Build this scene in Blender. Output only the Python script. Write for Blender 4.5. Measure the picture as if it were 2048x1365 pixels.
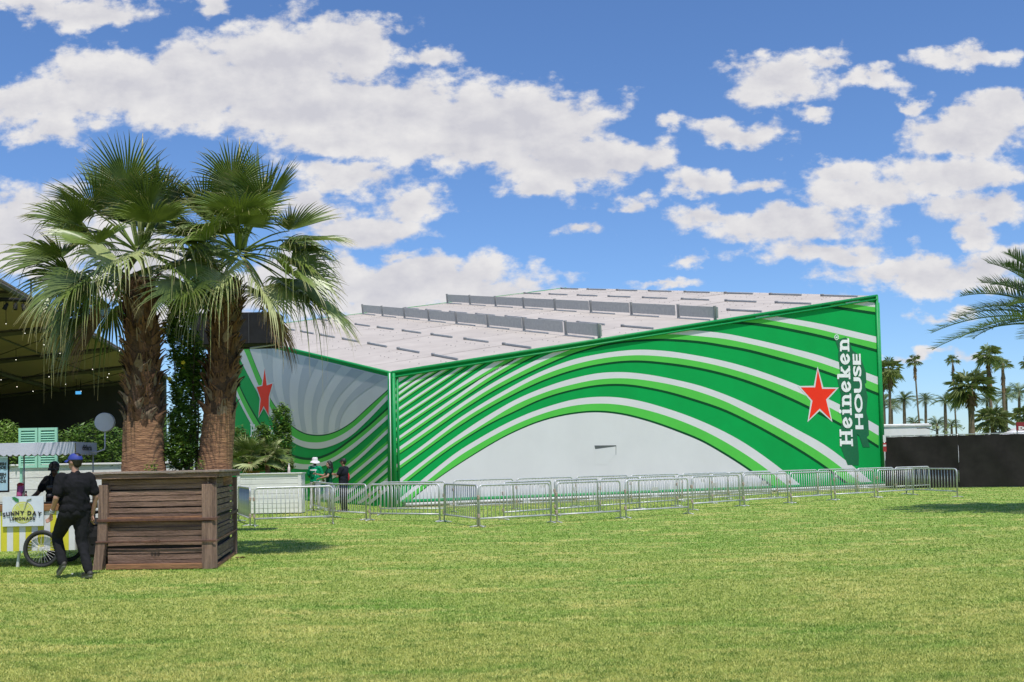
import bpy, bmesh, math, random
import numpy as np
from mathutils import Vector, Matrix, Quaternion
from mathutils import noise as mnoise

for o in list(bpy.data.objects):
    bpy.data.objects.remove(o, do_unlink=True)
scene = bpy.context.scene
COL = scene.collection

# ------------------------------------------------------------------ camera
FPX = 2048 * 35 / 36          # focal length in photo pixels
PITCH, ROLL, HORIZON, EYE = math.radians(2.5), math.radians(-1.15), 926.0, 1.5
SHIFT = HORIZON - 682.5 - FPX * math.tan(PITCH)
CAM_R = Matrix.Rotation(math.pi / 2 + PITCH, 3, 'X') @ Matrix.Rotation(ROLL, 3, 'Z')
cd = bpy.data.cameras.new('camera')
cd.lens, cd.sensor_width, cd.shift_y = 35, 36, SHIFT / 2048
cd.clip_start, cd.clip_end = 0.1, 5000
cam = bpy.data.objects.new('camera', cd)
cam.matrix_world = Matrix.Translation((0, 0, EYE)) @ CAM_R.to_4x4()
COL.objects.link(cam)
scene.camera = cam
CAMP = Vector((0, 0, EYE))

def ray(x, y):
    return CAM_R @ Vector(((x - 1024) / FPX, -(y - 682.5 - SHIFT) / FPX, -1))
def gp(x, y, z=0.0):            # point of the level z seen at a photo pixel
    d = ray(x, y)
    return CAMP + d * ((z - EYE) / d.z)
def at(x, y, dep):              # point at a given distance seen at a photo pixel
    d = ray(x, y)
    return CAMP + d * (dep / d.y)
def onplane(x, y, p0, n, off=0.0):
    d = ray(x, y)
    return CAMP + d * ((p0 - CAMP).dot(n) / d.dot(n)) + n * off

# ------------------------------------------------------------------ sun, sky, exposure
SUN_EL = math.radians(64)
SUN = Vector((0.30, -0.954, 0)).normalized() * math.cos(SUN_EL)
SUN.z = math.sin(SUN_EL)
sd = bpy.data.lights.new('sun', 'SUN')
sd.energy, sd.angle, sd.color = 4.1, math.radians(0.53), (1.0, 0.955, 0.89)
sun = bpy.data.objects.new('sun', sd)
sun.rotation_euler = SUN.to_track_quat('Z', 'Y').to_euler()
sun.location = (20, -20, 40)
COL.objects.link(sun)
vs = scene.view_settings
vs.view_transform, vs.look, vs.exposure, vs.gamma = 'Standard', 'None', 0.08, 1.0
vs.use_curve_mapping = False
scene.render.engine = 'CYCLES'
scene.cycles.max_bounces = 6
scene.cycles.transparent_max_bounces = 8

world = bpy.data.worlds.new('World')
scene.world = world
world.use_nodes = True
WN, WL = world.node_tree.nodes, world.node_tree.links
WN.clear()
def wn(t, **k):
    n = WN.new(t)
    for a, b in k.items():
        setattr(n, a, b)
    return n
def wmath(op, a, b=None, c=None, clamp=False):
    n = wn('ShaderNodeMath', operation=op, use_clamp=clamp)
    for i, v in enumerate((a, b, c)):
        if v is None:
            continue
        if isinstance(v, (int, float)):
            n.inputs[i].default_value = v
        else:
            WL.new(v, n.inputs[i])
    return n.outputs[0]
sky = wn('ShaderNodeTexSky', sky_type='NISHITA', sun_disc=False)
sky.sun_elevation, sky.sun_rotation = SUN_EL, math.atan2(SUN.x, SUN.y)
sky.air_density, sky.dust_density, sky.ozone_density, sky.altitude = 1.0, 0.25, 2.2, 50
tc = wn('ShaderNodeTexCoord')
sp = wn('ShaderNodeSeparateXYZ'); WL.new(tc.outputs['Generated'], sp.inputs[0])
ay = wmath('MAXIMUM', wmath('ABSOLUTE', sp.outputs[1]), 0.04)
U = wmath('DIVIDE', sp.outputs[0], ay)
V = wmath('DIVIDE', sp.outputs[2], ay)
cb = wn('ShaderNodeCombineXYZ'); WL.new(U, cb.inputs[0]); WL.new(V, cb.inputs[1])
def wnoise(vec, scale, detail, rough, dim='2D', lac=2.0):
    n = wn('ShaderNodeTexNoise', noise_dimensions=dim)
    WL.new(vec, n.inputs['Vector'])
    n.inputs['Scale'].default_value = scale
    n.inputs['Detail'].default_value = detail
    n.inputs['Roughness'].default_value = rough
    n.inputs['Lacunarity'].default_value = lac
    return n
def wvec(op, a, b, c=None):
    n = wn('ShaderNodeVectorMath', operation=op)
    for i, v in enumerate((a, b, c)):
        if v is None:
            continue
        if isinstance(v, tuple):
            n.inputs[i].default_value = v
        else:
            WL.new(v, n.inputs[i])
    return n.outputs[0]
stretch = wvec('MULTIPLY', cb.outputs[0], (1.0, 1.55, 1.0))
warp = wnoise(stretch, 11.0, 6.0, 0.58)
wv = wvec('SUBTRACT', warp.outputs['Color'], (0.5, 0.5, 0.5))
PW = wvec('MULTIPLY_ADD', wv, (0.075, 0.055, 0.0), cb.outputs[0])
CLOUDS = [  # centre and radii of the cloud heaps, in photo pixels
 (100,215,150,50),(110,272,70,28),(250,165,190,72),(400,170,190,95),(555,125,190,88),(700,100,110,62),(640,225,210,70),
 (800,225,200,75),(950,240,190,80),(1080,250,150,80),(1150,320,170,66),(1250,320,84,44),(900,295,230,46),(690,290,140,42),
 (1060,372,45,26),(190,18,120,38),(70,8,80,24),(420,14,40,26),(855,118,48,24),(60,470,150,95),(270,520,130,80),(420,600,130,60),
 (700,362,110,34),(810,402,84,22),(720,455,115,40),(620,420,60,30),(870,568,215,58),(720,590,150,60),(600,560,120,70),(990,582,100,26),(800,512,54,15),
 (1160,461,44,15),(1275,402,30,13),(1555,165,105,46),(1645,122,44,24),(1480,265,88,26),(1625,225,36,16),(1330,247,26,14),
 (1400,368,76,24),(1525,365,54,17),(1590,448,150,36),(1430,440,80,20),(1650,505,130,30),(1375,518,34,11),(1720,385,110,40),
 (1690,345,78,30),(1900,345,150,46),(1930,262,132,52),(2010,222,84,36),(1850,552,190,32),(1990,540,110,34),(1970,420,110,36),
 (1940,462,40,30),(1760,160,54,15),(1945,112,88,22),(1852,196,26,14),(1908,628,60,13),(1800,722,150,9),(1330,572,60,8),
 (500,-150,420,70),(1500,-190,380,80),(2500,250,300,90),(2700,500,360,70),(-500,300,320,100),(-700,560,400,70),(1000,-420,500,100),(-300,-300,350,110),(2500,-350,380,100)]
best = None
for (cx, cy, rx, ry) in CLOUDS:
    d = ray(cx, cy); u0, v0 = d.x / d.y, d.z / d.y
    sx, sy = FPX / rx, FPX / ry
    q = wvec('MULTIPLY_ADD', PW, (sx, sy, 0.0), (-u0 * sx, -v0 * sy, 0.0))
    ln = wn('ShaderNodeVectorMath', operation='LENGTH'); WL.new(q, ln.inputs[0])
    kb_ = min(1.15, max(0.42, (ry / 48.0) ** 0.6))           # small heaps get a gentler, wispier rim
    val = wmath('MULTIPLY_ADD', ln.outputs['Value'], kb_, -kb_)
    best = val if best is None else wmath('SMOOTH_MIN', best, val, 0.26)
field = wmath('MULTIPLY', best, -1.0)
fine = wnoise(stretch, 26.0, 9.0, 0.60)
nz = wmath('SUBTRACT', fine.outputs['Fac'], 0.5)
mid_n = wnoise(stretch, 13.0, 3.0, 0.5)
nz2 = wmath('SUBTRACT', mid_n.outputs['Fac'], 0.5)
dens_in = wmath('MULTIPLY_ADD', nz, 1.9, wmath('MULTIPLY_ADD', nz2, 0.6, wmath('MULTIPLY_ADD', field, 1.25, 0.16)))
dens = wn('ShaderNodeMapRange', interpolation_type='SMOOTHSTEP')
WL.new(dens_in, dens.inputs['Value'])
dens.inputs['From Min'].default_value, dens.inputs['From Max'].default_value = -0.16, 0.52
off = wvec('ADD', stretch, (0.010, 0.020, 0.0))
fine2 = wnoise(off, 26.0, 5.0, 0.55)
relief = wmath('SUBTRACT', fine.outputs['Fac'], fine2.outputs['Fac'])
big = wnoise(stretch, 7.0, 3.0, 0.5)
thick = wmath('MULTIPLY', wmath('MAXIMUM', field, 0.0), -0.55)
sh = wmath('MULTIPLY_ADD', relief, 1.15, wmath('ADD', thick, wmath('MULTIPLY_ADD', big.outputs['Fac'], 1.0, 0.28)), clamp=True)
cmix = wn('ShaderNodeMix', data_type='RGBA')
WL.new(sh, cmix.inputs['Factor'])
cmix.inputs['A'].default_value = (5.35, 5.35, 5.85, 1)
cmix.inputs['B'].default_value = (7.2, 7.1, 7.15, 1)
final = wn('ShaderNodeMix', data_type='RGBA')
skyc = wn('ShaderNodeMix', data_type='RGBA', blend_type='MULTIPLY')
skyc.inputs['Factor'].default_value = 1.0
WL.new(sky.outputs[0], skyc.inputs['A']); skyc.inputs['B'].default_value = (0.78, 1.01, 1.33, 1)
WL.new(dens.outputs[0], final.inputs['Factor'])
WL.new(skyc.outputs['Result'], final.inputs['A'])
WL.new(cmix.outputs['Result'], final.inputs['B'])
bg = wn('ShaderNodeBackground'); bg.inputs['Strength'].default_value = 0.108
WL.new(final.outputs['Result'], bg.inputs['Color'])
wo = wn('ShaderNodeOutputWorld'); WL.new(bg.outputs[0], wo.inputs[0])
world.cycles.sampling_method = 'MANUAL'
world.cycles.sample_map_resolution = 512

# ------------------------------------------------------------------ helpers
MATS = {}
def mat(name, c1, c2=None, scale=8.0, rough=0.7, bump=0.0, bscale=None, metal=0.0, stretch=(1, 1, 1), detail=5.0,
        transl=0.0, tip=None, coat=0.0, spec=0.5, emit=None, contrast=(0.35, 0.65), rand=0.0):
    if name in MATS:
        return MATS[name]
    m = bpy.data.materials.new(name); m.use_nodes = True
    N, L = m.node_tree.nodes, m.node_tree.links
    b = N['Principled BSDF']
    b.inputs['Roughness'].default_value = rough
    b.inputs['Metallic'].default_value = metal
    b.inputs['Specular IOR Level'].default_value = spec
    b.inputs['Coat Weight'].default_value = coat
    t = N.new('ShaderNodeTexCoord'); mp = N.new('ShaderNodeMapping')
    mp.inputs['Scale'].default_value = stretch
    L.new(t.outputs['Object'], mp.inputs[0])
    nz = N.new('ShaderNodeTexNoise'); L.new(mp.outputs[0], nz.inputs['Vector'])
    nz.inputs['Scale'].default_value = scale; nz.inputs['Detail'].default_value = detail
    nz.inputs['Roughness'].default_value = 0.62
    mr = N.new('ShaderNodeMapRange'); L.new(nz.outputs['Fac'], mr.inputs['Value'])
    mr.inputs['From Min'].default_value, mr.inputs['From Max'].default_value = contrast
    mx = N.new('ShaderNodeMix'); mx.data_type = 'RGBA'
    L.new(mr.outputs[0], mx.inputs['Factor'])
    c2 = c2 or tuple(v * 0.86 for v in c1)
    mx.inputs['A'].default_value = (*c1, 1); mx.inputs['B'].default_value = (*c2, 1)
    out = mx.outputs['Result']
    if rand:
        oi = N.new('ShaderNodeObjectInfo'); hs = N.new('ShaderNodeHueSaturation')
        r2 = N.new('ShaderNodeMapRange'); L.new(oi.outputs['Random'], r2.inputs['Value'])
        r2.inputs['To Min'].default_value, r2.inputs['To Max'].default_value = 1 - rand, 1 + rand
        L.new(r2.outputs[0], hs.inputs['Value']); L.new(out, hs.inputs['Color']); out = hs.outputs[0]
    if tip:
        a = N.new('ShaderNodeAttribute'); a.attribute_name = 'tip'
        m2 = N.new('ShaderNodeMix'); m2.data_type = 'RGBA'
        L.new(a.outputs['Fac'], m2.inputs['Factor']); L.new(out, m2.inputs['A'])
        m2.inputs['B'].default_value = (*tip, 1); out = m2.outputs['Result']
    L.new(out, b.inputs['Base Color'])
    if bump:
        bp = N.new('ShaderNodeBump'); bp.inputs['Strength'].default_value = min(1.0, bump)
        bp.inputs['Distance'].default_value = 0.02 * max(1.0, bump)
        if bscale:
            n2 = N.new('ShaderNodeTexNoise'); L.new(mp.outputs[0], n2.inputs['Vector'])
            n2.inputs['Scale'].default_value = bscale; n2.inputs['Detail'].default_value = 6
            L.new(n2.outputs['Fac'], bp.inputs['Height'])
        else:
            L.new(nz.outputs['Fac'], bp.inputs['Height'])
        L.new(bp.outputs[0], b.inputs['Normal'])
    if emit:
        b.inputs['Emission Color'].default_value = (*emit[0], 1); b.inputs['Emission Strength'].default_value = emit[1]
    if transl:
        tr = N.new('ShaderNodeBsdfTranslucent'); ms = N.new('ShaderNodeMixShader')
        L.new(out, tr.inputs['Color']); ms.inputs[0].default_value = transl
        L.new(b.outputs[0], ms.inputs[1]); L.new(tr.outputs[0], ms.inputs[2])
        L.new(ms.outputs[0], N['Material Output'].inputs['Surface'])
    MATS[name] = m
    return m

class MB:
    """collects vertices and faces of one piece"""
    def __init__(s):
        s.v, s.f, s.t = [], [], []
    def add(s, vs, fs, tip=0.0):
        o = len(s.v)
        s.v += [tuple(p) for p in vs]
        s.t += [tip] * len(vs) if not isinstance(tip, (list, tuple)) else list(tip)
        s.f += [tuple(i + o for i in f) for f in fs]
        return s
    def box(s, x0, x1, y0, y1, z0, z1, M=None, ch=0.0):
        if ch:
            bm = bmesh.new(); bmesh.ops.create_cube(bm, size=1)
            for v in bm.verts:
                v.co = Vector(((x0 + x1) / 2 + v.co.x * (x1 - x0), (y0 + y1) / 2 + v.co.y * (y1 - y0), (z0 + z1) / 2 + v.co.z * (z1 - z0)))
            bmesh.ops.bevel(bm, geom=bm.edges[:], offset=ch, segments=1, affect='EDGES')
            vs = [v.co.copy() for v in bm.verts]; bm.verts.index_update()
            fs = [[v.index for v in f.verts] for f in bm.faces]; bm.free()
        else:
            vs = [Vector(p) for p in ((x0,y0,z0),(x1,y0,z0),(x1,y1,z0),(x0,y1,z0),(x0,y0,z1),(x1,y0,z1),(x1,y1,z1),(x0,y1,z1))]
            fs = [(3,2,1,0),(4,5,6,7),(0,1,5,4),(1,2,6,5),(2,3,7,6),(3,0,4,7)]
        if M:
            vs = [M @ v for v in vs]
        return s.add(vs, fs)
    def tube(s, pts, r, n=8, cap=True, tips=None, flat=1.0):
        pts = [Vector(p) for p in pts]
        rs = r if isinstance(r, (list, tuple)) else [r] * len(pts)
        vs, fs, tt = [], [], []
        ref = None
        for i, p in enumerate(pts):
            d = (pts[min(i + 1, len(pts) - 1)] - pts[max(i - 1, 0)])
            d = d.normalized() if d.length > 1e-9 else Vector((0, 0, 1))
            if ref is None:
                ref = d.orthogonal().normalized() if abs(d.z) > 0.95 else d.cross(Vector((0, 0, 1))).normalized()
            a = (ref - d * ref.dot(d))
            a = a.normalized() if a.length > 1e-6 else d.orthogonal().normalized()
            ref = a; b = d.cross(a)
            for k in range(n):
                t = 2 * math.pi * k / n
                vs.append(p + a * (rs[i] * math.cos(t)) + b * (rs[i] * flat * math.sin(t)))
                tt.append(tips[i] if tips else 0.0)
        for i in range(len(pts) - 1):
            for k in range(n):
                k2 = (k + 1) % n
                fs.append((i * n + k, i * n + k2, (i + 1) * n + k2, (i + 1) * n + k))
        if cap:
            fs.append(tuple(range(n - 1, -1, -1))); fs.append(tuple((len(pts) - 1) * n + k for k in range(n)))
        return s.add(vs, fs, tt)
    def lathe(s, prof, c=(0, 0, 0), n=16, M=None):
        c = Vector(c); vs, fs = [], []
        for (r, z) in prof:
            for k in range(n):
                t = 2 * math.pi * k / n
                p = Vector((r * math.cos(t), r * math.sin(t), z))
                vs.append((M @ p if M else p) + c)
        for i in range(len(prof) - 1):
            for k in range(n):
                k2 = (k + 1) % n
                fs.append((i * n + k, i * n + k2, (i + 1) * n + k2, (i + 1) * n + k))
        fs.append(tuple(range(n - 1, -1, -1))); fs.append(tuple((len(prof) - 1) * n + k for k in range(n)))
        return s.add(vs, fs)
    def ell(s, c, r, n=12, m=8, M=None):
        c = Vector(c); vs, fs = [], []
        for i in range(m + 1):
            a = math.pi * i / m
            for k in range(n):
                t = 2 * math.pi * k / n
                p = Vector((r[0] * math.sin(a) * math.cos(t), r[1] * math.sin(a) * math.sin(t), r[2] * math.cos(a)))
                vs.append((M @ p if M else p) + c)
        for i in range(m):
            for k in range(n):
                k2 = (k + 1) % n
                fs.append((i * n + k, (i + 1) * n + k, (i + 1) * n + k2, i * n + k2))
        return s.add(vs, fs)
    def cap(s, a, b, ra, rb, n=12, flat=1.0, side=None):
        """tapered capsule; flat squeezes it across 'side'"""
        a, b = Vector(a), Vector(b); d = (b - a)
        L = max(d.length, 1e-6); d = d / L
        x = (Vector(side) - d * Vector(side).dot(d)).normalized() if side else d.orthogonal().normalized()
        y = d.cross(x); prof = []
        for i in range(4):
            t = math.pi / 2 * i / 4 ; prof.append((ra * math.sin(t) + 1e-4, -ra * math.cos(t)))
        prof.append((ra, 0)); prof.append((rb, L))
        for i in range(1, 5):
            t = math.pi / 2 * i / 4 ; prof.append((rb * math.cos(t) + 1e-4, L + rb * math.sin(t)))
        vs, fs = [], []
        for (r, z) in prof:
            for k in range(n):
                t = 2 * math.pi * k / n
                vs.append(a + d * z + x * (r * flat * math.cos(t)) + y * (r * math.sin(t)))
        for i in range(len(prof) - 1):
            for k in range(n):
                k2 = (k + 1) % n
                fs.append((i * n + k, i * n + k2, (i + 1) * n + k2, (i + 1) * n + k))
        fs.append(tuple(range(n - 1, -1, -1))); fs.append(tuple((len(prof) - 1) * n + k for k in range(n)))
        return s.add(vs, fs)
    def mesh(s, name, m, base=None, smooth=False):
        me = bpy.data.meshes.new(name)
        v = s.v if base is None else [(p[0] - base[0], p[1] - base[1], p[2] - base[2]) for p in s.v]
        me.from_pydata(v, [], s.f)
        if any(s.t):
            at_ = me.attributes.new('tip', 'FLOAT', 'POINT'); at_.data.foreach_set('value', s.t)
        if m is not None:
            me.materials.append(m)
        if smooth:
            me.shade_smooth()
        me.update()
        return me
    def build(s, name, m, parent=None, base=None, smooth=False):
        o = bpy.data.objects.new(name, s.mesh(name, m, base, smooth))
        COL.objects.link(o)
        if parent is not None:
            o.parent = parent
        return o

def tag(o, label=None, cat=None, group=None, kind=None):
    if label: o['label'] = label
    if cat: o['category'] = cat
    if group: o['group'] = group
    if kind: o['kind'] = kind
    return o
def empty(name, loc, label=None, cat=None, group=None, rz=0.0):
    e = bpy.data.objects.new(name, None); e.empty_display_size = 0.1
    COL.objects.link(e); e.location = loc; e.rotation_euler = (0, 0, rz)
    return tag(e, label, cat, group)
def inst(name, me, parent, loc=(0, 0, 0), rot=(0, 0, 0), scale=(1, 1, 1)):
    o = bpy.data.objects.new(name, me); COL.objects.link(o)
    o.parent = parent; o.location = loc; o.rotation_euler = rot; o.scale = scale
    return o
def copy_tree(o, parent=None):
    c = o.copy(); COL.objects.link(c); c.parent = parent
    for ch in list(o.children):
        copy_tree(ch, c)
    return c
def frame(origin, ex, ez=(0, 0, 1)):
    """matrix: x along ex, z along ez, y = z cross x"""
    ex = Vector(ex).normalized(); ez = Vector(ez)
    ez = (ez - ex * ez.dot(ex)).normalized(); ey = ez.cross(ex)
    M = Matrix((ex, ey, ez)).transposed().to_4x4()
    M.translation = Vector(origin)
    return M
def text_mesh(body, size=1.0, bold=0.0, align='LEFT'):
    c = bpy.data.curves.new('lettering', 'FONT'); c.body = body; c.size = size; c.offset = bold
    c.align_x = align; c.resolution_u = 3; c.fill_mode = 'FRONT'
    o = bpy.data.objects.new('lettering', c); COL.objects.link(o)
    dg = bpy.context.evaluated_depsgraph_get(); dg.update()
    me = bpy.data.meshes.new_from_object(o.evaluated_get(dg))
    vs = [v.co.copy() for v in me.vertices]; fs = [tuple(p.vertices) for p in me.polygons]
    bpy.data.objects.remove(o); bpy.data.curves.remove(c); bpy.data.meshes.remove(me)
    return vs, fs
def remesh(mb, voxel, smooth=4):
    o = mb.build('body_form', None)
    r = o.modifiers.new('r', 'REMESH'); r.mode = 'VOXEL'; r.voxel_size = voxel
    k = o.modifiers.new('s', 'SMOOTH'); k.factor = 0.5; k.iterations = smooth
    dg = bpy.context.evaluated_depsgraph_get(); dg.update()
    me = bpy.data.meshes.new_from_object(o.evaluated_get(dg))
    old = o.data
    bpy.data.objects.remove(o); bpy.data.meshes.remove(old)
    me.shade_smooth()
    return me
def wrinkle(me, amp, seed=0):
    """cloth folds: push the surface in and out along slanting ridges"""
    o = Vector((seed * 3.1, seed * 1.7, seed))
    ns = [v.normal.copy() for v in me.vertices]
    for v, n_ in zip(me.vertices, ns):
        p = v.co
        k = mnoise.noise(Vector((p.x * 9, p.y * 9, p.z * 5 + p.x * 6)) + o) + 0.5 * mnoise.noise(Vector((p.x * 20 + p.z * 12, p.y * 20, p.z * 14)) + o)
        v.co = p + n_ * (amp * (1 - abs(k) * 2.2))
    me.update()
def hermite(P):
    P = sorted(P); x = np.array([p[0] for p in P], float); y = np.array([p[1] for p in P], float)
    m = np.gradient(y, x)
    def f(q):
        if q <= x[0]: return y[0] + m[0] * (q - x[0])
        if q >= x[-1]: return y[-1] + m[-1] * (q - x[-1])
        i = int(np.searchsorted(x, q) - 1); i = max(0, min(i, len(x) - 2))
        h = x[i + 1] - x[i]; t = (q - x[i]) / h
        return ((2*t**3-3*t**2+1)*y[i] + (t**3-2*t**2+t)*h*m[i] + (-2*t**3+3*t**2)*y[i+1] + (t**3-t**2)*h*m[i+1])
    return f
ORD = ['first', 'second', 'third', 'fourth', 'fifth', 'sixth', 'seventh', 'eighth', 'ninth', 'tenth', 'eleventh', 'twelfth', 'thirteenth']
# ------------------------------------------------------------------ lawn
def lawn_mat(name, blades):
    m = bpy.data.materials.new(name); m.use_nodes = True
    N, L = m.node_tree.nodes, m.node_tree.links; b = N['Principled BSDF']
    b.inputs['Roughness'].default_value = 0.85; b.inputs['Specular IOR Level'].default_value = 0.25
    g = N.new('ShaderNodeNewGeometry')
    def noise(s, d, st=(1, 1, 1)):
        mp = N.new('ShaderNodeMapping'); mp.inputs['Scale'].default_value = st; L.new(g.outputs['Position'], mp.inputs[0])
        n = N.new('ShaderNodeTexNoise'); n.inputs['Scale'].default_value = s; n.inputs['Detail'].default_value = d
        n.inputs['Roughness'].default_value = 0.65; L.new(mp.outputs[0], n.inputs['Vector']); return n.outputs['Fac']
    def ramp(v, a, b_):
        r = N.new('ShaderNodeMapRange'); L.new(v, r.inputs['Value']); r.inputs['From Min'].default_value = a; r.inputs['From Max'].default_value = b_
        return r.outputs[0]
    def mix(f, A, B):
        x = N.new('ShaderNodeMix'); x.data_type = 'RGBA'; L.new(f, x.inputs['Factor'])
        for k, v in (('A', A), ('B', B)):
            if isinstance(v, tuple): x.inputs[k].default_value = (*v, 1)
            else: L.new(v, x.inputs[k])
        return x.outputs['Result']
    k = 1.95 if not blades else 2.5
    sc = lambda c: tuple(v * k for v in c)
    sepn = N.new('ShaderNodeSeparateXYZ'); L.new(g.outputs['Position'], sepn.inputs[0])
    worn = N.new('ShaderNodeMath'); worn.operation = 'MULTIPLY_ADD'          # the much-walked part of the lawn lies on this side
    L.new(noise(0.16, 4, (0.6, 1, 1)), worn.inputs[0]); worn.inputs[1].default_value = 26.0
    L.new(sepn.outputs[1], worn.inputs[2])
    c = mix(ramp(worn.outputs[0], 33.0, 19.0), sc((0.112, 0.176, 0.028)), sc((0.222, 0.222, 0.062)))
    c = mix(ramp(noise(0.5, 8, (0.7, 1.3, 1)), 0.49, 0.60), c, sc((0.098, 0.168, 0.026)))
    c = mix(ramp(noise(1.1, 8, (0.6, 1.2, 1)), 0.49, 0.62), c, sc((0.262, 0.248, 0.080)))
    c = mix(ramp(noise(5.0, 8, (0.8, 1.2, 1)), 0.50, 0.66), c, sc((0.070, 0.118, 0.018)))
    c = mix(ramp(noise(60.0, 3), 0.50, 0.80), c, sc((0.27, 0.30, 0.09)))
    if blades:
        ta = N.new('ShaderNodeAttribute'); ta.attribute_name = 'tone'
        dk = mix(ramp(ta.outputs['Fac'], 0.0, 0.42), sc((0.050, 0.085, 0.014)), c)
        c = mix(ramp(ta.outputs['Fac'], 0.74, 1.0), dk, sc((0.30, 0.31, 0.11)))
    L.new(c, b.inputs['Base Color'])
    if blades:
        tr = N.new('ShaderNodeBsdfTranslucent'); ms = N.new('ShaderNodeMixShader'); L.new(c, tr.inputs['Color'])
        ms.inputs[0].default_value = 0.42; L.new(b.outputs[0], ms.inputs[1]); L.new(tr.outputs[0], ms.inputs[2])
        L.new(ms.outputs[0], N['Material Output'].inputs['Surface'])
    else:
        bp = N.new('ShaderNodeBump'); bp.inputs['Strength'].default_value = 0.8; bp.inputs['Distance'].default_value = 0.03
        L.new(noise(24.0, 8), bp.inputs['Height']); L.new(bp.outputs[0], b.inputs['Normal'])
    return m
mb = MB()
xs = [-2500, -300, -60, -30, -15, 0, 15, 30, 60, 300, 2500]; ys = [-200, -20, 0, 8, 16, 24, 32, 48, 80, 300, 3500]
for y in ys:
    for x in xs:
        mb.v.append((x, y, 0.0)); mb.t.append(0)
for j in range(len(ys) - 1):
    for i in range(len(xs) - 1):
        a = j * len(xs) + i
        mb.f.append((a, a + 1, a + len(xs) + 1, a + len(xs)))
tag(mb.build('lawn', lawn_mat('lawn_soil_and_turf', False)), kind='structure')

rng = np.random.default_rng(5)
nb = 760000
d_ = 5.6 + (1 / (1 / 5.6 - rng.random(nb) * (1 / 5.6 - 1 / 46.0)) - 5.6)
x_ = (rng.random(nb) * 1.45 - 0.72) * d_
y_ = d_
keep = ~((x_ > -6.5) & (x_ < -4.7) & (y_ > 15.2) & (y_ < 17.6))
x_, y_ = x_[keep], y_[keep]; nb = len(x_)
hgt = (0.010 + 0.014 * rng.random(nb)) * (1 + 0.012 * (y_ - 6)); wid = np.maximum(0.0035, 0.00075 * y_) * (0.6 + 0.6 * rng.random(nb))
az = rng.random(nb) * 2 * np.pi; la = rng.random(nb) * 2 * np.pi; ln = hgt * (0.2 + 1.1 * rng.random(nb))
V_ = np.zeros((nb, 3, 3), np.float32)
V_[:, 0] = np.stack([x_ - np.cos(az) * wid, y_ - np.sin(az) * wid, np.full(nb, -0.002)], 1)
V_[:, 1] = np.stack([x_ + np.cos(az) * wid, y_ + np.sin(az) * wid, np.full(nb, -0.002)], 1)
V_[:, 2] = np.stack([x_ + np.cos(la) * ln, y_ + np.sin(la) * ln, hgt], 1)
me = bpy.data.meshes.new('grass')
me.vertices.add(nb * 3); me.vertices.foreach_set('co', V_.reshape(-1))
me.loops.add(nb * 3); me.loops.foreach_set('vertex_index', np.arange(nb * 3, dtype=np.int32))
me.polygons.add(nb); me.polygons.foreach_set('loop_start', np.arange(0, nb * 3, 3, dtype=np.int32))
me.update(calc_edges=True)
ta = me.attributes.new('tone', 'FLOAT', 'POINT'); ta.data.foreach_set('value', np.repeat(rng.random(nb), 3).astype(np.float32))
me.materials.append(lawn_mat('grass_blades', True))
go = bpy.data.objects.new('grass', me); COL.objects.link(go)
tag(go, 'short mown green grass blades covering the lawn', 'grass', kind='stuff')

# ------------------------------------------------------------------ pavilion
GREEN = mat('print_green', (0.003, 0.335, 0.070), (0.004, 0.30, 0.062), scale=0.6, rough=0.7, bump=0.35, bscale=0.9, spec=0.12)
LGREEN = mat('print_light_green', (0.095, 0.52, 0.075), (0.085, 0.48, 0.067), scale=0.6, rough=0.7, spec=0.12)
DGREEN = mat('print_dark_green', (0.003, 0.072, 0.022), (0.003, 0.06, 0.02), scale=0.6, rough=0.7, spec=0.12)
PWHITE = mat('print_white', (0.66, 0.65, 0.66), (0.62, 0.61, 0.62), scale=0.5, rough=0.7, bump=0.35, bscale=0.9, spec=0.15)
PGREY = mat('print_pale_grey', (0.50, 0.515, 0.55), (0.47, 0.485, 0.52), scale=0.5, rough=0.7, spec=0.15)
PRED = mat('print_red', (0.86, 0.040, 0.016), (0.80, 0.036, 0.015), scale=1, rough=0.7, spec=0.12)
TUBE = mat('green_vinyl_wrap', (0.003, 0.29, 0.072), (0.003, 0.25, 0.06), scale=5, rough=0.5, spec=0.4)
ROOFM = mat('roof_panel_white', (0.52, 0.465, 0.405), (0.45, 0.40, 0.35), scale=0.9, rough=0.7, spec=0.2, rand=0.04)
GALV = mat('galvanised_sheet', (0.50, 0.49, 0.46), (0.42, 0.41, 0.39), scale=6, rough=0.6, spec=0.3)
DARKM = mat('dark_metal', (0.03, 0.03, 0.032), (0.02, 0.02, 0.02), rough=0.55)
RAILW = mat('white_base_rail', (0.7, 0.7, 0.68), (0.55, 0.55, 0.53), scale=3, rough=0.6)

Cb, Rb = gp(787, 1016), gp(1766, 975)
fd = (Rb - Cb).normalized(); NF = Vector((fd.y, -fd.x, 0))          # front wall faces NF
Ct, Rt = onplane(782, 747, Cb, NF), onplane(1752, 593, Cb, NF)
Ct.x, Ct.y = Cb.x, Cb.y; Rt.x, Rt.y = Rb.x, Rb.y
bd = Vector((-fd.y, fd.x, 0)); NL = Vector((-fd.x, -fd.y, 0))       # left wall faces NL
Lt = onplane(450, 667, Ct, NL)
dL = Lt - Ct; dR = Rt - Ct
SMAX = 1.07
def roofp(t, s, h=0.0):
    return Ct + dR * t + dL * s + RN * h
RN = dR.cross(dL).normalized()
RN = RN if RN.z > 0 else -RN
Lt2 = Ct + dL * SMAX; Ft2 = Rt + dL * SMAX
Lb2 = Vector((Lt2.x, Lt2.y, 0)); Fb2 = Vector((Ft2.x, Ft2.y, 0))
pav = empty('pavilion', Cb, 'large green and white striped pavilion with sloping white roof and red star', 'pavilion')
B0 = Cb
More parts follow.
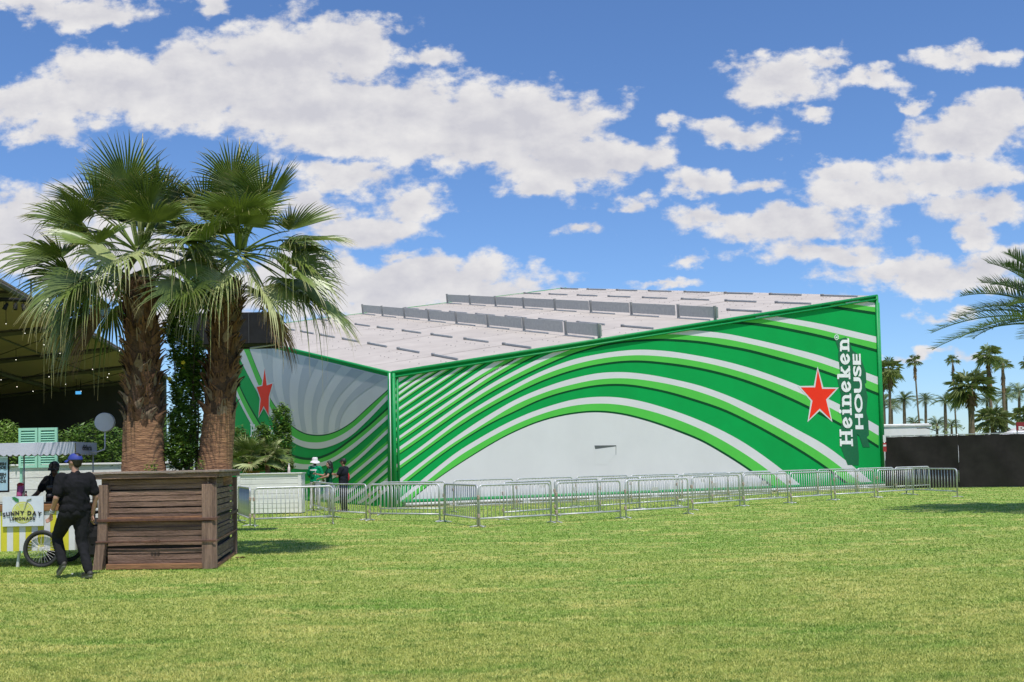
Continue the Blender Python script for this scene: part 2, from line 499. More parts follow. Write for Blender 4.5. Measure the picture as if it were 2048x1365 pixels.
def prism(a, b, c, d, n, th):
    q = [a, b, c, d]; r = [p - n * th for p in q]
    return MB().add(q + r, [(0, 1, 2, 3), (7, 6, 5, 4), (0, 4, 5, 1), (1, 5, 6, 2), (2, 6, 7, 3), (3, 7, 4, 0)])
front_wall = prism(Cb, Rb, Rt, Ct, NF, 0.16).build('front_wall', GREEN, pav, B0)
tag(front_wall, 'sunlit green front wall printed with waves, a red star and white lettering')
c_ = NL * -0.17
side_wall = prism(Lb2, Cb + bd * 0.17, Ct + dL.normalized() * 0.17, Lt2, NL, 0.16).build('side_wall', GREEN, pav, B0)
tag(side_wall, 'shaded left wall with pale sweep, green waves and red star')
prism(Rb + bd * 0.17, Fb2, Ft2, Rt + dL.normalized() * 0.17, -NL, 0.16).build('far_side_wall', GREEN, pav, B0)
prism(Fb2 - bd * 0.17, Lb2 - bd * 0.17, Lt2 - bd * 0.17, Ft2 - bd * 0.17, -NF, 0.16).build('back_wall', GREEN, pav, B0)

yframe = hermite([(760, 757), (792, 752), (1000, 718.5), (1250, 679.5), (1450, 645), (1650, 612), (1760, 595)])
def wall_strip(name, m, top, bot, x0, x1, wall, p0, n, off, ylim, step=6.0, edge=None):
    """printed band between two traced edges, laid on the wall plane"""
    mb = MB(); prev = None; done = []
    k = max(2, int((x1 - x0) / step))
    for i in range(k + 1):
        x = x0 + (x1 - x0) * i / k
        a, b = max(top(x), ylim(x)), max(bot(x), ylim(x))
        if edge:
            a, b = min(a, edge(x)), min(b, edge(x))
        if b - a < 0.25:
            if mb.f: done.append(mb); mb = MB()
            prev = None; continue
        pa, pb = onplane(x, a, p0, n, off), onplane(x, b, p0, n, off)
        if prev is not None:
            mb.add([prev[1], pb, pa, prev[0]], [(0, 1, 2, 3)])
        prev = (pa, pb)
    if mb.f: done.append(mb)
    for q in done: q.build(name, m, wall, B0)
base_y = hermite([(787, 1013), (1766, 972)])
W = [
 ([(792.7,1002.7),(844.7,959.4),(916.5,903),(960,876),(1020,843.6),(1060,826),(1102,811.5),(1146.5,799.7),(1203.7,794),(1250,797),(1273,801),(1332,817),(1396,840),(1488,886),(1562.7,939),(1608,976)],
  [(792,1011),(858,959.4),(916.5,914),(951.7,892),(1020,854.7),(1052.8,840),(1102,822.5),(1146.5,812),(1190.5,807.8),(1250,811.5),(1273,816),(1355,840),(1400,858.4),(1473,898),(1532,938),(1576,973)],
  [(792,1021),(800.8,1015),(871,959.4),(943,911),(1020,866.4),(1083.5,840),(1146.5,825.4),(1190.5,821.7),(1250,827.6),(1288,837),(1361,862),(1400,878),(1450,906),(1501,939),(1551,976)]),
 ([(793.4,963),(875.5,900),(960.5,840.7),(1000,816.8),(1020,805.5),(1088,775.5),(1146.5,757),(1205,746),(1244,744.8),(1302.6,750.6),(1346.5,759),(1400,772),(1450,789.5),(1546.5,834),(1595,860),(1650,891),(1696,925),(1755,974)],
  [(793,972),(887,900),(979.5,840.7),(1000,827.8),(1020,816),(1088,786),(1146.5,769),(1200,759),(1244,757),(1317,765),(1400,785),(1450,803.4),(1502.6,829),(1562.6,860),(1650,912),(1732,974)],
  [(794,978.5),(896,900),(995,839),(1020,827),(1088,796),(1146.5,779),(1200,769.7),(1236.6,768.2),(1317,779),(1390.5,799),(1450,819.5),(1502.6,844.5),(1546.5,868),(1650,932),(1706,974)]),
 ([(793,928.7),(833,900),(913.6,840),(1000,786.5),(1088,741),(1146.5,719.5),(1200,708),(1250,701.5),(1273,700),(1332,702.5),(1390.5,711),(1450,723),(1488,733),(1560,757),(1596,771),(1660.8,800.5),(1684,812),(1738,841.6),(1762,855.6)],
  [(793,936),(843,900),(925,840),(1000,795),(1088,750),(1146.5,730),(1200,718),(1273,711),(1332,714),(1400,724),(1488,746),(1605,789),(1684,829),(1737,859.5),(1762.7,875)],
  [(793,942.6),(851,900),(938.5,839),(1000,803),(1088,760),(1146.5,740),(1200,728),(1266,721.3),(1332,725.7),(1400,736),(1450,747.7),(1488,759),(1586,798),(1684,848.6),(1737,879),(1764,896)]),
 ([(793,898),(1000,758),(1051,731),(1108,704.5),(1150,690),(1200,675),(1260,664),(1320,659),(1376,660.5),(1400,662),(1450,667.5),(1502.6,677.7),(1580,696),(1650,715),(1681,726),(1732,745.5),(1756,754.5)],
  [(793,905),(1000,766.5),(1088,722),(1136,701.5),(1200,684),(1280,671),(1346,669),(1400,673),(1450,678.5),(1502.6,689),(1580,708),(1650,729),(1681,740),(1734,761),(1756,770)],
  [(793,911.5),(1000,774.5),(1088,731),(1146.5,706.5),(1184.6,695),(1200,691),(1288,679),(1317,678),(1376,680.5),(1400,682.8),(1450,690.6),(1488,697.4),(1561,716),(1650,742),(1675,751),(1736,778),(1757,786.5)]),
 ([(793,876.3),(900,801),(1000,733.8),(1047,708),(1100,685),(1250,640),(1400,622),(1480,624),(1549.5,633),(1580,637.5),(1650,650),(1668,654),(1749,673)],
  [(793,882),(900,808),(1000,741.5),(1047,715.5),(1250,650),(1400,632),(1480,633),(1521.6,638),(1580,648),(1650,662),(1668,666.5),(1750,685.6)],
  [(793,887),(900,814),(1000,749),(1069,712),(1250,660),(1400,642),(1483.5,644),(1546.5,651),(1580,657.4),(1650,672.5),(1668,677),(1751,698.5)]),
 ([(793,855.3),(887,791),(987,725),(1030,700),(1300,610),(1600,590),(1729,603.5),(1748,606)],
  [(793,860.5),(900,788),(995,730),(1040,703),(1300,620),(1600,597),(1700,608),(1750,615)],
  [(793,864),(900,793.5),(1000,734),(1050,707),(1300,630),(1600,605),(1667,612.5),(1750,624.5)]),
]
for base in ([(793,836.3),(870,785),(945,734),(990,705)], [(793,818.7),(860,773),(915,737),(960,708)], [(793,801),(840,768.5),(885,740),(930,713)],
             [(793,788),(830,762),(860,744),(900,720)], [(793,775.5),(820,757.5),(835,748.5),(870,728)]):
    W.append((base, [(x, y + 5.2) for x, y in base], [(x, y + 8.4) for x, y in base]))
for i, (T, LG, DK) in enumerate(W):
    fT, fL, fD = hermite(T), hermite(LG), hermite(DK)
    fB = (lambda fD: (lambda x: fD(x) + (1.8 + 3.6 * min(1, max(0, (x - 792) / 760)))))(fD)
    x1 = 1757 if i < 6 else 1010
    a = (front_wall, Cb, NF, 0.008, yframe)
    wall_strip('white_stripe', PWHITE, fT, fL, 791, x1, *a, edge=base_y)
    wall_strip('light_green_stripe', LGREEN, fL, fD, 791, x1, *a, edge=base_y)
    wall_strip('dark_green_stripe', DGREEN, fD, fB, 791, x1, *a, edge=base_y)
    if i == 0:
        wall_strip('white_field', PWHITE, fB, base_y, 800, 1556, *a)
f_ = hermite([(791, 769.5), (819, 751)])
wall_strip('white_stripe', PWHITE, yframe, f_, 791, 822, front_wall, Cb, NF, 0.008, yframe, step=3)

def poly_on(name, m, pts, wall, p0, n, off):
    vs = [onplane(x, y, p0, n, off) for x, y in pts]
    me = bpy.data.meshes.new(name); bm = bmesh.new()
    f = bm.faces.new([bm.verts.new(v - B0) for v in vs]); f.normal_update()
    if f.normal.dot(n) < 0: f.normal_flip()
    bmesh.ops.triangulate(bm, faces=[f]); bm.to_mesh(me); bm.free(); me.materials.append(m)
    o = bpy.data.objects.new(name, me); COL.objects.link(o); o.parent = wall
    return o
def cr(pts, ox, oy, k):
    return [(ox + x / k, oy + y / k) for x, y in pts]
def star_pair(red, k, wall, p0, n, off):
    cx = sum(p[0] for p in red) / len(red); cy = sum(p[1] for p in red) / len(red)
    # outline: push every edge of the star outwards by k pixels
    out = []; m_ = len(red)
    for i in range(m_):
        a, b, c = Vector(red[i - 1]), Vector(red[i]), Vector(red[(i + 1) % m_])
        e1, e2 = (b - a).normalized(), (c - b).normalized()
        n1, n2 = Vector((e1.y, -e1.x)), Vector((e2.y, -e2.x))
        bis = (n1 + n2)
        bis = bis.normalized() if bis.length > 1e-4 else n1
        l = min(k / max(0.3, bis.dot(n1)), k * 2.0)
        out.append(tuple(b + bis * l))
    poly_on('star_outline', PWHITE, out, wall, p0, n, off)
    poly_on('red_star', PRED, red, wall, p0, n, off + 0.006)
star = cr([(320,425),(357,590),(475,590),(390,680),(432,850),(337,757),(245,850),(275,690),(175,577),(298,577)], 1560, 640, 4.267)
star_pair(star, 3.2, front_wall, Cb, NF, 0.014)
# dark drop shadow printed behind the lettering
sh = cr([(470,175),(500,262),(495,300),(512,470),(490,520),(520,640),(508,760),(530,860),(508,960),(520,1090),(575,1240),(670,1240),(672,1170),(664,1060),(655,975),(672,985),(706,1088),(766,1088),(740,1000),(758,985),(752,850),(735,790),(747,660),(722,545),(736,540),(732,450),(684,312),(650,284),(618,262),(590,190),(560,150)], 1560, 640, 4.267)
poly_on('lettering_shadow', mat('print_shadow_green', (0.003, 0.13, 0.045), rough=0.62), sh, front_wall, Cb, NF, 0.012)

def stroke(pts, w):
    """thick line as separate quads; returns list of polygons"""
    res = []
    for a, b in zip(pts[:-1], pts[1:]):
        a, b = Vector(a), Vector(b); d = (b - a)
        if d.length < 1e-6: continue
        d.normalize(); e = d * (w * 0.18); s = Vector((-d.y, d.x)) * (w / 2)
        res.append([a - e - s, b + e - s, b + e + s, a - e + s])
    return res
def arc(cx, cy, rx, ry, a0, a1, n=10):
    return [(cx + rx * math.cos(math.radians(a0 + (a1 - a0) * i / n)), cy + ry * math.sin(math.radians(a0 + (a1 - a0) * i / n))) for i in range(n + 1)]
def slab(x, y, w, h=0.13):
    return [[Vector((x - w / 2, y)), Vector((x + w / 2, y)), Vector((x + w / 2, y + h)), Vector((x - w / 2, y + h))]]
def letter(ch):          # heavy slab-serif forms, x-height 0.72, cap height 1
    w = 0.20
    if ch == 'H':
        return 1.02, stroke([(0.24, 0.05), (0.24, 0.95)], w) + stroke([(0.78, 0.05), (0.78, 0.95)], w) + stroke([(0.24, 0.5), (0.78, 0.5)], 0.16) + \
            slab(0.24, 0, 0.42) + slab(0.78, 0, 0.42) + slab(0.24, 0.87, 0.42) + slab(0.78, 0.87, 0.42)
    if ch == 'e':
        return 0.72, stroke(arc(0.35, 0.36, 0.24, 0.29, -30, -340, 14), 0.18) + stroke([(0.12, 0.30), (0.58, 0.46)], 0.13)
    if ch == 'i':
        return 0.46, stroke([(0.24, 0.05), (0.24, 0.66)], w) + slab(0.24, 0, 0.42) + slab(0.19, 0.60, 0.26) + [[Vector(p) for p in arc(0.24, 0.90, 0.12, 0.12, 0, 324, 9)]]
    if ch == 'n':
        return 0.82, stroke([(0.22, 0.05), (0.22, 0.66)], w) + slab(0.22, 0, 0.40) + slab(0.16, 0.59, 0.26) + stroke(arc(0.41, 0.43, 0.19, 0.20, 160, 0, 8) + [(0.60, 0.06)], 0.18) + slab(0.60, 0, 0.36)
    if ch == 'k':
        return 0.82, stroke([(0.22, 0.05), (0.22, 0.95)], w) + slab(0.22, 0, 0.40) + slab(0.16, 0.88, 0.26) + stroke([(0.27, 0.32), (0.60, 0.64)], 0.15) + stroke([(0.36, 0.40), (0.62, 0.06)], 0.18) + slab(0.62, 0, 0.34) + slab(0.60, 0.60, 0.28)
def word_on(word, mapf, m, wall, p0, n, off, forms=letter, gap=0.02):
    x = 0; items = []
    for ch in word:
        adv, polys = forms(ch); items.append((x, polys)); x += adv + gap
    for (x0, polys) in items:
        mb = MB()
        for j, pg in enumerate(polys):
            vs = [onplane(*mapf((p.x + x0) / x, p.y), p0, n, off + j * 0.0007) for p in pg]
            mb.add(vs, [tuple(range(len(vs)))])
        mb.build('letter', m, wall, B0)
LETW = mat('lettering_white', (0.84, 0.84, 0.83), rough=0.6)
word_on('Heineken', lambda a, b: (1705.3 - 8.3 * a - 26 * b, 894 - 219 * a), LETW, front_wall, Cb, NF, 0.022)
def house(body, mapf, m, wall, p0, n, off, bold=0.035):
    vs, fs = text_mesh(body, 1.0, bold)
    xs = [v.x for v in vs]; x0, x1 = min(xs), max(xs); yt = max(v.y for v in vs); y0 = min(v.y for v in vs)
    mb = MB(); mb.add([onplane(*mapf((v.x - x0) / (x1 - x0), (v.y - y0) / (yt - y0)), p0, n, off) for v in vs], fs)
    return mb.build('letter_row', m, wall, B0)
house('HOUSE', lambda a, b: (1726.5 - 6 * a - 16.4 * b, 859 - 151 * a), LETW, front_wall, Cb, NF, 0.022)
ring = [(1672.5 + 4.6 * math.cos(t), 675 + 5.6 * math.sin(t)) for t in [2 * math.pi * i / 16 for i in range(16)]]
poly_on('letter', LETW, ring, front_wall, Cb, NF, 0.022)
poly_on('letter', GREEN, [(1672.5 + 3.3 * math.cos(t), 675 + 4.2 * math.sin(t)) for t in [2 * math.pi * i / 16 for i in range(16)]], front_wall, Cb, NF, 0.026)
house('R', lambda a, b: (1674.6 - 4.4 * b, 677 - 4.6 * a), LETW, front_wall, Cb, NF, 0.030, bold=0.05)
# loose flap in the white field
poly_on('flap_shadow_patch', mat('flap_shadow', (0.10, 0.11, 0.11), rough=0.9), [(1188.5, 891.5), (1232, 891), (1231.5, 893.2), (1190, 898.5)], front_wall, Cb, NF, 0.014)  # flat dark wedge, painted shade of the slot above the flap
poly_on('flap_shadow_patch', MATS['flap_shadow'], [(1230.4, 892.5), (1232, 892.5), (1231.8, 910), (1231.0, 910)], front_wall, Cb, NF, 0.016)  # dark crease line, shade painted along the flap's edge
fl = MB(); q = [onplane(x, y, Cb, NF, o) for x, y, o in ((1190, 899, .020), (1231, 893.5, .018), (1231, 909, .016), (1214, 930, .0115), (1189, 930, .0115))]
fl.add(q, [(0, 4, 3, 2, 1)]); fl.build('loose_flap', PWHITE, front_wall, B0)

# left wall print
yl = hermite([(440, 672), (554, 699), (782, 755)])
by2 = hermite([(440, 985), (782, 1013)])
a0 = (side_wall, Ct, NL, 0.008, yl)
A0 = hermite([(478,640),(490,672),(500,700.5),(523.5,759),(539.6,794),(557,820.6),(586.5,853),(604,864),(630.5,870),(660,867),(704,844),(733,817.7),(774,781)])
A1 = hermite([(465,655),(478,680),(490,704),(516,768),(542.6,817.7),(565,853),(586.5,873),(630.5,885.5),(674,875),(704,857),(733,832),(774,791)])
A2 = hermite([(455,665),(470,697),(487,732),(517.7,790),(548.4,844),(565,867),(586.5,885),(630.5,898),(674,888),(704,870.5),(733,844),(774,801.6)])
Bx0 = hermite([(455,715),(465,740),(482.5,782),(516,844),(550,893),(585,914),(630.5,920),(662.7,909),(700,884),(733,858),(774,821)])
Bx1 = hermite([(455,735),(465,760),(478,791),(510,853),(545,905),(585,924.7),(610,929),(662.7,917.5),(700,893),(733,867),(774,831)])
Bx2 = hermite([(455,750),(465,775),(476.6,800),(503,850),(545,916),(585,936.4),(610,939),(662.7,926),(700,903),(733,876),(774,839.7)])
up = lambda x: 600.0
wall_strip('pale_field', PWHITE, up, A0, 478, 776, *a0, step=4)
A0b = lambda x: A0(x) + 2.4
wall_strip('dark_green_stripe', DGREEN, A0, A0b, 478, 776, *a0, step=4)
wall_strip('light_green_stripe', LGREEN, A0b, A1, 478, 776, *a0, step=4)
wall_strip('white_stripe', PWHITE, A1, A2, 465, 776, *a0, step=4)
wall_strip('light_green_stripe', LGREEN, Bx0, Bx1, 458, 776, *a0, step=4)
wall_strip('white_stripe', PWHITE, Bx1, Bx2, 458, 776, *a0, step=4)
wall_strip('dark_green_stripe', DGREEN, lambda x: Bx0(x) - 5, Bx0, 458, 776, *a0, step=4)
for P in ([(560,985),(600,972),(650,958),(700.8,926),(774,860)], [(610,1003),(670,975),(712,941),(774,889.5)], [(650,1007),(690,985),(721,961),(774,914.5)],
          [(680,1012),(730,974),(774,937)], [(700,1016),(740,986),(774,957)], [(720,1018),(774,974)]):
    h = hermite(P); x0 = P[0][0]
    wall_strip('light_green_stripe', LGREEN, (lambda h: lambda x: h(x) - 6)(h), h, x0, 776, *a0, step=5, edge=by2)
    wall_strip('white_stripe', PWHITE, h, (lambda h: lambda x: h(x) + 8)(h), x0, 776, *a0, step=5, edge=by2)
# faint fan of grey sweeps in the pale field
for k in range(6):
    xb = 566 + k * 22; xt = 520 + k * 46
    def sw(x0, x1):
        y0, y1 = A0(x0) - 3, yl(x1) + 2
        return [(x0 + (x1 - x0) * (s / 12) ** 2.1 - (5 - k) * 3.2 * math.sin(3.14159 * s / 12), y0 + (y1 - y0) * s / 12) for s in range(13)]
    lo, hi = sw(xb - 6, xt), sw(xb + 4, xt + 26)
    mb = MB(); mb.add([onplane(x, y, Ct, NL, 0.013) for x, y in lo + hi], [(i, i + 1, i + 14, i + 13) for i in range(12)])
    mb.build('grey_sweep', PGREY, side_wall, B0)
star2 = cr([(308,197),(322,312),(362,298),(336,388),(335,517),(301,452),(268,520),(281,402),(253,322),(292,315)], 440, 680, 3.4125)
star_pair(star2, 2.2, side_wall, Ct, NL, 0.018)
word_on('Heineken', lambda a, b: (501 + 62 * a, 874 + 8 * a - 26 * b), LETW, side_wall, Ct, NL, 0.022)

# frame tubes along the wall edges
def tube_part(name, pts, r, m=TUBE, n=10):
    mb = MB(); mb.tube(pts, r, n); return mb.build(name, m, pav, B0, smooth=True)
o1 = NF * 0.05; k_ = 0.10
tube_part('edge_tube', [Ct + o1 + Vector((0, 0, 0.02)), Rt + o1 + Vector((0, 0, 0.02))], 0.062)
tube_part('edge_tube', [Ct + o1 * 1.6 - Vector((0, 0, 0.15)), Rt + o1 * 1.6 - Vector((0, 0, 0.15))], 0.038)
tube_part('edge_tube', [Ct + dL * 0.004, Lt2], 0.06)
cz = Vector((0, 0, 1))
tube_part('corner_post', [Cb + fd * 0.05 + NF * 0.06, Ct + fd * 0.05 + NF * 0.06], 0.065)
tube_part('corner_post', [Cb + fd * 0.20 + NF * 0.035, Ct + fd * 0.20 + NF * 0.035 - cz * 0.1], 0.045)
tube_part('corner_post', [Cb + bd * 0.14 + NL * 0.03, Ct + bd * 0.14 + NL * 0.03 + cz * 0.03], 0.06)
tube_part('corner_trim', [Cb - fd * 0.08 + NF * 0.02, Ct - fd * 0.08 + NF * 0.02], 0.022, RAILW, 6)
tube_part('corner_post', [Rb - fd * 0.03 + NF * 0.05, Rt - fd * 0.03 + NF * 0.05], 0.08)
tube_part('corner_post', [Rb + fd * 0.14, Rt + fd * 0.14 - cz * 0.3], 0.05)
tube_part('base_rail', [Cb + fd * 0.4 + NF * 0.20 + cz * 0.10, Rb + NF * 0.20 + cz * 0.10], 0.06, RAILW, 8)
tube_part('base_hem', [Cb + fd * 0.3 + NF * 0.06 + cz * 0.20, Rb + NF * 0.06 + cz * 0.20], 0.075)
for k in range(9):
    p = Cb + fd * (2.2 + k * 3.0) + NF * 0.24
    MB().box(-0.16, 0.16, -0.12, 0.12, 0, 0.05, frame(p, fd)).build('base_plate', RAILW, pav, B0)
# roof panels, brackets and upright fins
TE = [0.0, 0.115, 0.243, 0.362, 0.482, 0.604, 0.725, 0.847, 0.97, 1.0]
SE = [0.004, 0.10, 0.237, 0.372, 0.507, 0.64, 0.772, 0.905, 1.035, SMAX]
prism(roofp(0, 0, -0.06), roofp(1, 0, -0.06), roofp(1, SMAX, -0.06), roofp(0, SMAX, -0.06), RN, 0.10).build('roof_deck', ROOFM, pav, B0)
rnd = random.Random(3)
lu, lv = dR.length, dL.length
for i in range(len(TE) - 1):
    for j in range(len(SE) - 1):
        t0, t1, s0, s1 = TE[i] + 0.010 / 26, TE[i + 1] - 0.010 / 26, SE[j] + 0.012 / 28, SE[j + 1] - 0.012 / 28
        h = 0.012 + rnd.random() * 0.012
        q = [roofp(t0, s0, h), roofp(t1, s0, h + 0.01), roofp(t1, s1, h + 0.008), roofp(t0, s1, h)]
        r = [p - RN * 0.05 for p in q]
        MB().add(q + r, [(0, 1, 2, 3), (0, 4, 5, 1), (1, 5, 6, 2), (2, 6, 7, 3), (3, 7, 4, 0)]).build('roof_panel', ROOFM, pav, B0)
BRK = mat('bracket_metal', (0.50, 0.50, 0.48), (0.42, 0.42, 0.41), scale=5, rough=0.6)
exs = dL.normalized(); ezs = RN; 
def rf(t, s):
    return frame(roofp(t, s, 0.03), -exs, RN)          # x runs down towards the front wall
pitch_s = 0.134 * lv
fin_me = MB().box(0.13, pitch_s - 0.10, -0.015, 0.015, 0.12, 0.60).mesh('fin_sheet', GALV)
post_me = MB().box(0.0, 0.10, -0.05, 0.05, 0.0, 0.64).mesh('fin_post', mat('fin_post_grey', (0.30, 0.30, 0.29), rough=0.6))
foot_me = MB().box(0.0, pitch_s * 0.62, -0.06, 0.02, 0.0, 0.05).mesh('fin_foot', BRK)
slot_me = MB().box(0.0, pitch_s * 0.62, -0.02, 0.02, 0.0, 0.085).mesh('roof_bracket', BRK)
lip_me = MB().box(0.0, pitch_s * 0.62, -0.045, -0.021, 0.0, 0.012).mesh('roof_gap', mat('gap_grey', (0.12, 0.12, 0.12), rough=0.8))
knob_me = MB().box(-0.12, 0.06, -0.07, 0.05, 0.0, 0.11, ch=0.02).mesh('bracket_block', mat('bracket_block', (0.25, 0.25, 0.25), rough=0.6))
def mplace(name, me, M):
    o = bpy.data.objects.new(name, me); COL.objects.link(o); o.parent = pav
    o.matrix_local = Matrix.Translation(-B0) @ M
    return o
for i, t in enumerate(TE[1:-1]):
    for j, s in enumerate(SE[1:-1]):
        M = rf(t, s)
        if i in (2, 4):
            kx = 1.0 if j else 0.80
            mplace('fin_post', post_me, M); mplace('vent_fin', fin_me, M @ Matrix.Diagonal((kx, 1, 1, 1)))
            mplace('fin_foot', foot_me, M)
            if j == 0: mplace('fin_post', post_me, rf(t, 0.005))
        else:
            mplace('roof_bracket', slot_me, M); mplace('roof_gap', lip_me, M)
            mplace('bracket_block', knob_me, M)
bolt = MB()
for i, t in enumerate(TE[1:]):
    for k in range(64):
        for dt in (-0.022, -0.055):
            p = roofp(t + dt, 0.02 + k * 0.0165 + (0.3 * dt), 0.045)
            if rnd.random() < 0.55: continue
            M = frame(p, -exs, RN)
            bolt.box(-0.016, 0.016, -0.016, 0.016, 0, 0.012, M)
tag(bolt.build('roof_bolts', DARKM, pav, B0), kind='stuff')

# dry strip of turf along the pavilion
dm = mat('dry_turf', (0.36, 0.31, 0.17), (0.20, 0.24, 0.07), scale=2.5, rough=0.9, bump=0.5, bscale=40, detail=8)
mb = MB(); K = 40; r2 = random.Random(8)
for i in range(K + 1):
    p = Cb + fd * (26.0 * i / K - 0.3)
    mb.v += [tuple(p + NF * 0.05 + cz * 0.012), tuple(p + NF * (1.6 + 0.5 * r2.random()) + cz * 0.012)]; mb.t += [0, 0]
    if i: a = 2 * i; mb.f.append((a - 2, a - 1, a + 1, a))
tag(mb.build('dry_grass_strip', dm), kind='structure')
# ------------------------------------------------------------------ steel crowd barriers
STEEL = mat('barrier_steel', (0.60, 0.61, 0.61), (0.42, 0.43, 0.43), scale=4, rough=0.45, metal=0.3, rand=0.10)
RUST = mat('rusty_clip', (0.30, 0.20, 0.13), (0.45, 0.40, 0.35), scale=30, rough=0.8)
BL, BH = 2.2, 0.985
fr = MB()
rc = 0.10
P = [(0.02, 0, 0.03), (0.02, 0, BH - rc)] + [(0.02 + rc - rc * math.cos(t), 0, BH - rc + rc * math.sin(t)) for t in [math.pi / 2 * i / 5 for i in range(1, 6)]]
P += [(BL - 0.02 - rc + rc * math.sin(t), 0, BH - rc + rc * math.cos(t)) for t in [math.pi / 2 * i / 5 for i in range(0, 6)]] + [(BL - 0.02, 0, 0.03)]
fr.tube(P, 0.024, 8)
frame_me = fr.mesh('frame', STEEL, smooth=True)
rail_me = MB().tube([(0.035, 0, 0.20), (BL - 0.035, 0, 0.20)], 0.022, 8).mesh('bottom_rail', STEEL, smooth=True)
bar_me = MB().tube([(0, 0, 0.205), (0, 0, BH - 0.01)], 0.0095, 6).mesh('bar', STEEL, smooth=True)
ft = MB(); ft.tube([(0, -0.20, 0.010), (0, -0.06, 0.03), (0, 0.06, 0.03), (0, 0.20, 0.010)], 0.016, 6)
foot_me2 = ft.mesh('foot', STEEL, smooth=True)
clip_me = MB().box(-0.03, 0.035, -0.03, 0.03, -0.05, 0.05, ch=0.012).mesh('hook', RUST)
plate_me = MB().box(-0.10, 0.10, -0.012, 0.0, -0.05, 0.05).mesh('tag_plate', GALV)
def barrier(p, q, label, plate=False, group='steel crowd barriers round the pavilion'):
    p, q = Vector(p), Vector(q); d = q - p; L = d.length
    r = empty('crowd_barrier', (p.x, p.y, 0), label, 'barrier', group, math.atan2(d.y, d.x))
    inst('frame', frame_me, r); inst('bottom_rail', rail_me, r)
    for k in range(17):
        inst('bar', bar_me, r, (0.02 + (BL - 0.04) * (k + 1) / 18, 0, 0))
    inst('foot', foot_me2, r, (0.02, 0, 0)); inst('foot', foot_me2, r, (BL - 0.02, 0, 0))
    inst('hook', clip_me, r, (0.0, 0, 0.26)); inst('hook', clip_me, r, (0.0, 0, 0.70))
    if plate: inst('tag_plate', plate_me, r, (BL * 0.45, -0.012, 0.72))
    r.scale = (L / BL, 1, 1)
    r.rotation_euler.x = random.Random(int(p.x * 100)).uniform(-0.02, 0.02)
    return r
FRONT = [((508,1054),(667,1048)),((739,1042),(881,1044)),((888,1045),(956,1055)),((958,1055),(1103,1046.5)),((1113,1046),(1242,1038)),
         ((1251,1037),(1378,1029)),((1385,1021.5),(1481,1013.5)),((1488,1013),(1577,1007.5)),((1582,1007),(1664,1001.5)),((1670,1000.5),(1750,996)),((1755,995.5),(1827,990.5))]
for i, (a, b) in enumerate(FRONT):
    n_ = ['leftmost steel crowd barrier of the front row, before the white counter', 'steel crowd barrier of the front row standing before the green corner post',
          'steel crowd barrier of the front row turned obliquely, touching the nearest corner'][i] if i < 3 else \
        '%s steel crowd barrier in the front row, counted from its nearest corner rightwards' % ORD[i - 3]
    barrier(gp(*a), gp(*b), n_, plate=i in (5, 6, 7))
barrier(gp(500.5, 1053), gp(477, 1043), 'steel crowd barrier seen nearly end-on beside the wooden planter')
barrier(gp(668, 1036), gp(626, 1022), 'short looking steel crowd barrier running back towards the man in green')
barrier(gp(659, 1036), gp(733, 1041), 'steel crowd barrier before the man in black and red shirt')
barrier(gp(760, 1031), gp(893, 1031), 'steel crowd barrier behind the one at the green corner post')
barrier(gp(1812, 989), gp(1916, 995), 'last steel crowd barrier at the right end, before the black fence')
# second and third rows between the front row and the wall
def row(d0, x0, d1, x1, n, word):
    p = at(x0, 926, d0); q = at(x1, 926, d1); p.z = q.z = 0; r_ = random.Random(n)
    for k in range(n):
        a = p.lerp(q, k / n); b = p.lerp(q, (k + 0.955) / n)
        j = Vector((r_.uniform(-.05, .05), r_.uniform(-.12, .12), 0))
        barrier(a + j, b + j, '%s steel crowd barrier from the left in the %s' % (ORD[k], word), plate=(k % 3 == 1))
row(26.4, 1006, 36.4, 1545, 7, 'middle row before the white arch')
row(31.0, 905, 42.6, 1860, 10, 'back row nearest the striped wall')

# ------------------------------------------------------------------ black scrim fence on the right
SCRIM = mat('black_scrim', (0.016, 0.014, 0.013), (0.026, 0.023, 0.021), scale=1.2, rough=0.85, bump=0.3, bscale=2.5, spec=0.15)
FB0, FB1 = gp(1772, 977.5), gp(2052, 974.5)
fdir = (FB1 - FB0).normalized(); fn = Vector((fdir.y, -fdir.x, 0))
fz = 2.33
fence = empty('scrim_fence', FB0, 'long black scrim covered fence behind the lawn on the right', 'fence')
npan = 7; wpan = 3.05
for k in range(npan):
    mb = MB(); nx, nz_ = 14, 8; r_ = random.Random(40 + k); ph = [r_.random() * 6 for _ in range(4)]
    for j in range(nz_ + 1):
        for i in range(nx + 1):
            u, v = i / nx, j / nz_
            bulge = 0.06 * math.sin(u * 9 + ph[0] + v * 2) * math.sin(v * 3.14) + 0.02 * math.sin(u * 17 + v * 6 + ph[1])
            sag = -0.02 * abs(math.sin(u * 3.14159 * 4)) if j == nz_ else 0
            mb.v.append(tuple(FB0 + fdir * ((k + u) * wpan) + fn * (0.05 + bulge) + Vector((0, 0, 0.03 + v * (fz - 0.03) + sag)))); mb.t.append(0)
    for j in range(nz_):
        for i in range(nx):
            a = j * (nx + 1) + i; mb.f.append((a, a + 1, a + nx + 2, a + nx + 1))
    mb.build('scrim_panel', SCRIM, fence, FB0, smooth=True)
    tie = MB()
    MB().tube([FB0 + fdir * (k * wpan), FB0 + fdir * (k * wpan) + Vector((0, 0, fz + 0.06))], 0.03, 8).build('post', STEEL, fence, FB0, smooth=True)
    for i in range(6):
        c = FB0 + fdir * ((k + (i + 0.5) / 6) * wpan) + Vector((0, 0, fz + 0.015)) + fn * 0.03
        MB().box(-0.02, 0.02, -0.03, 0.03, -0.03, 0.03, frame(c, fdir)).build('cable_tie', RAILW, fence, FB0)
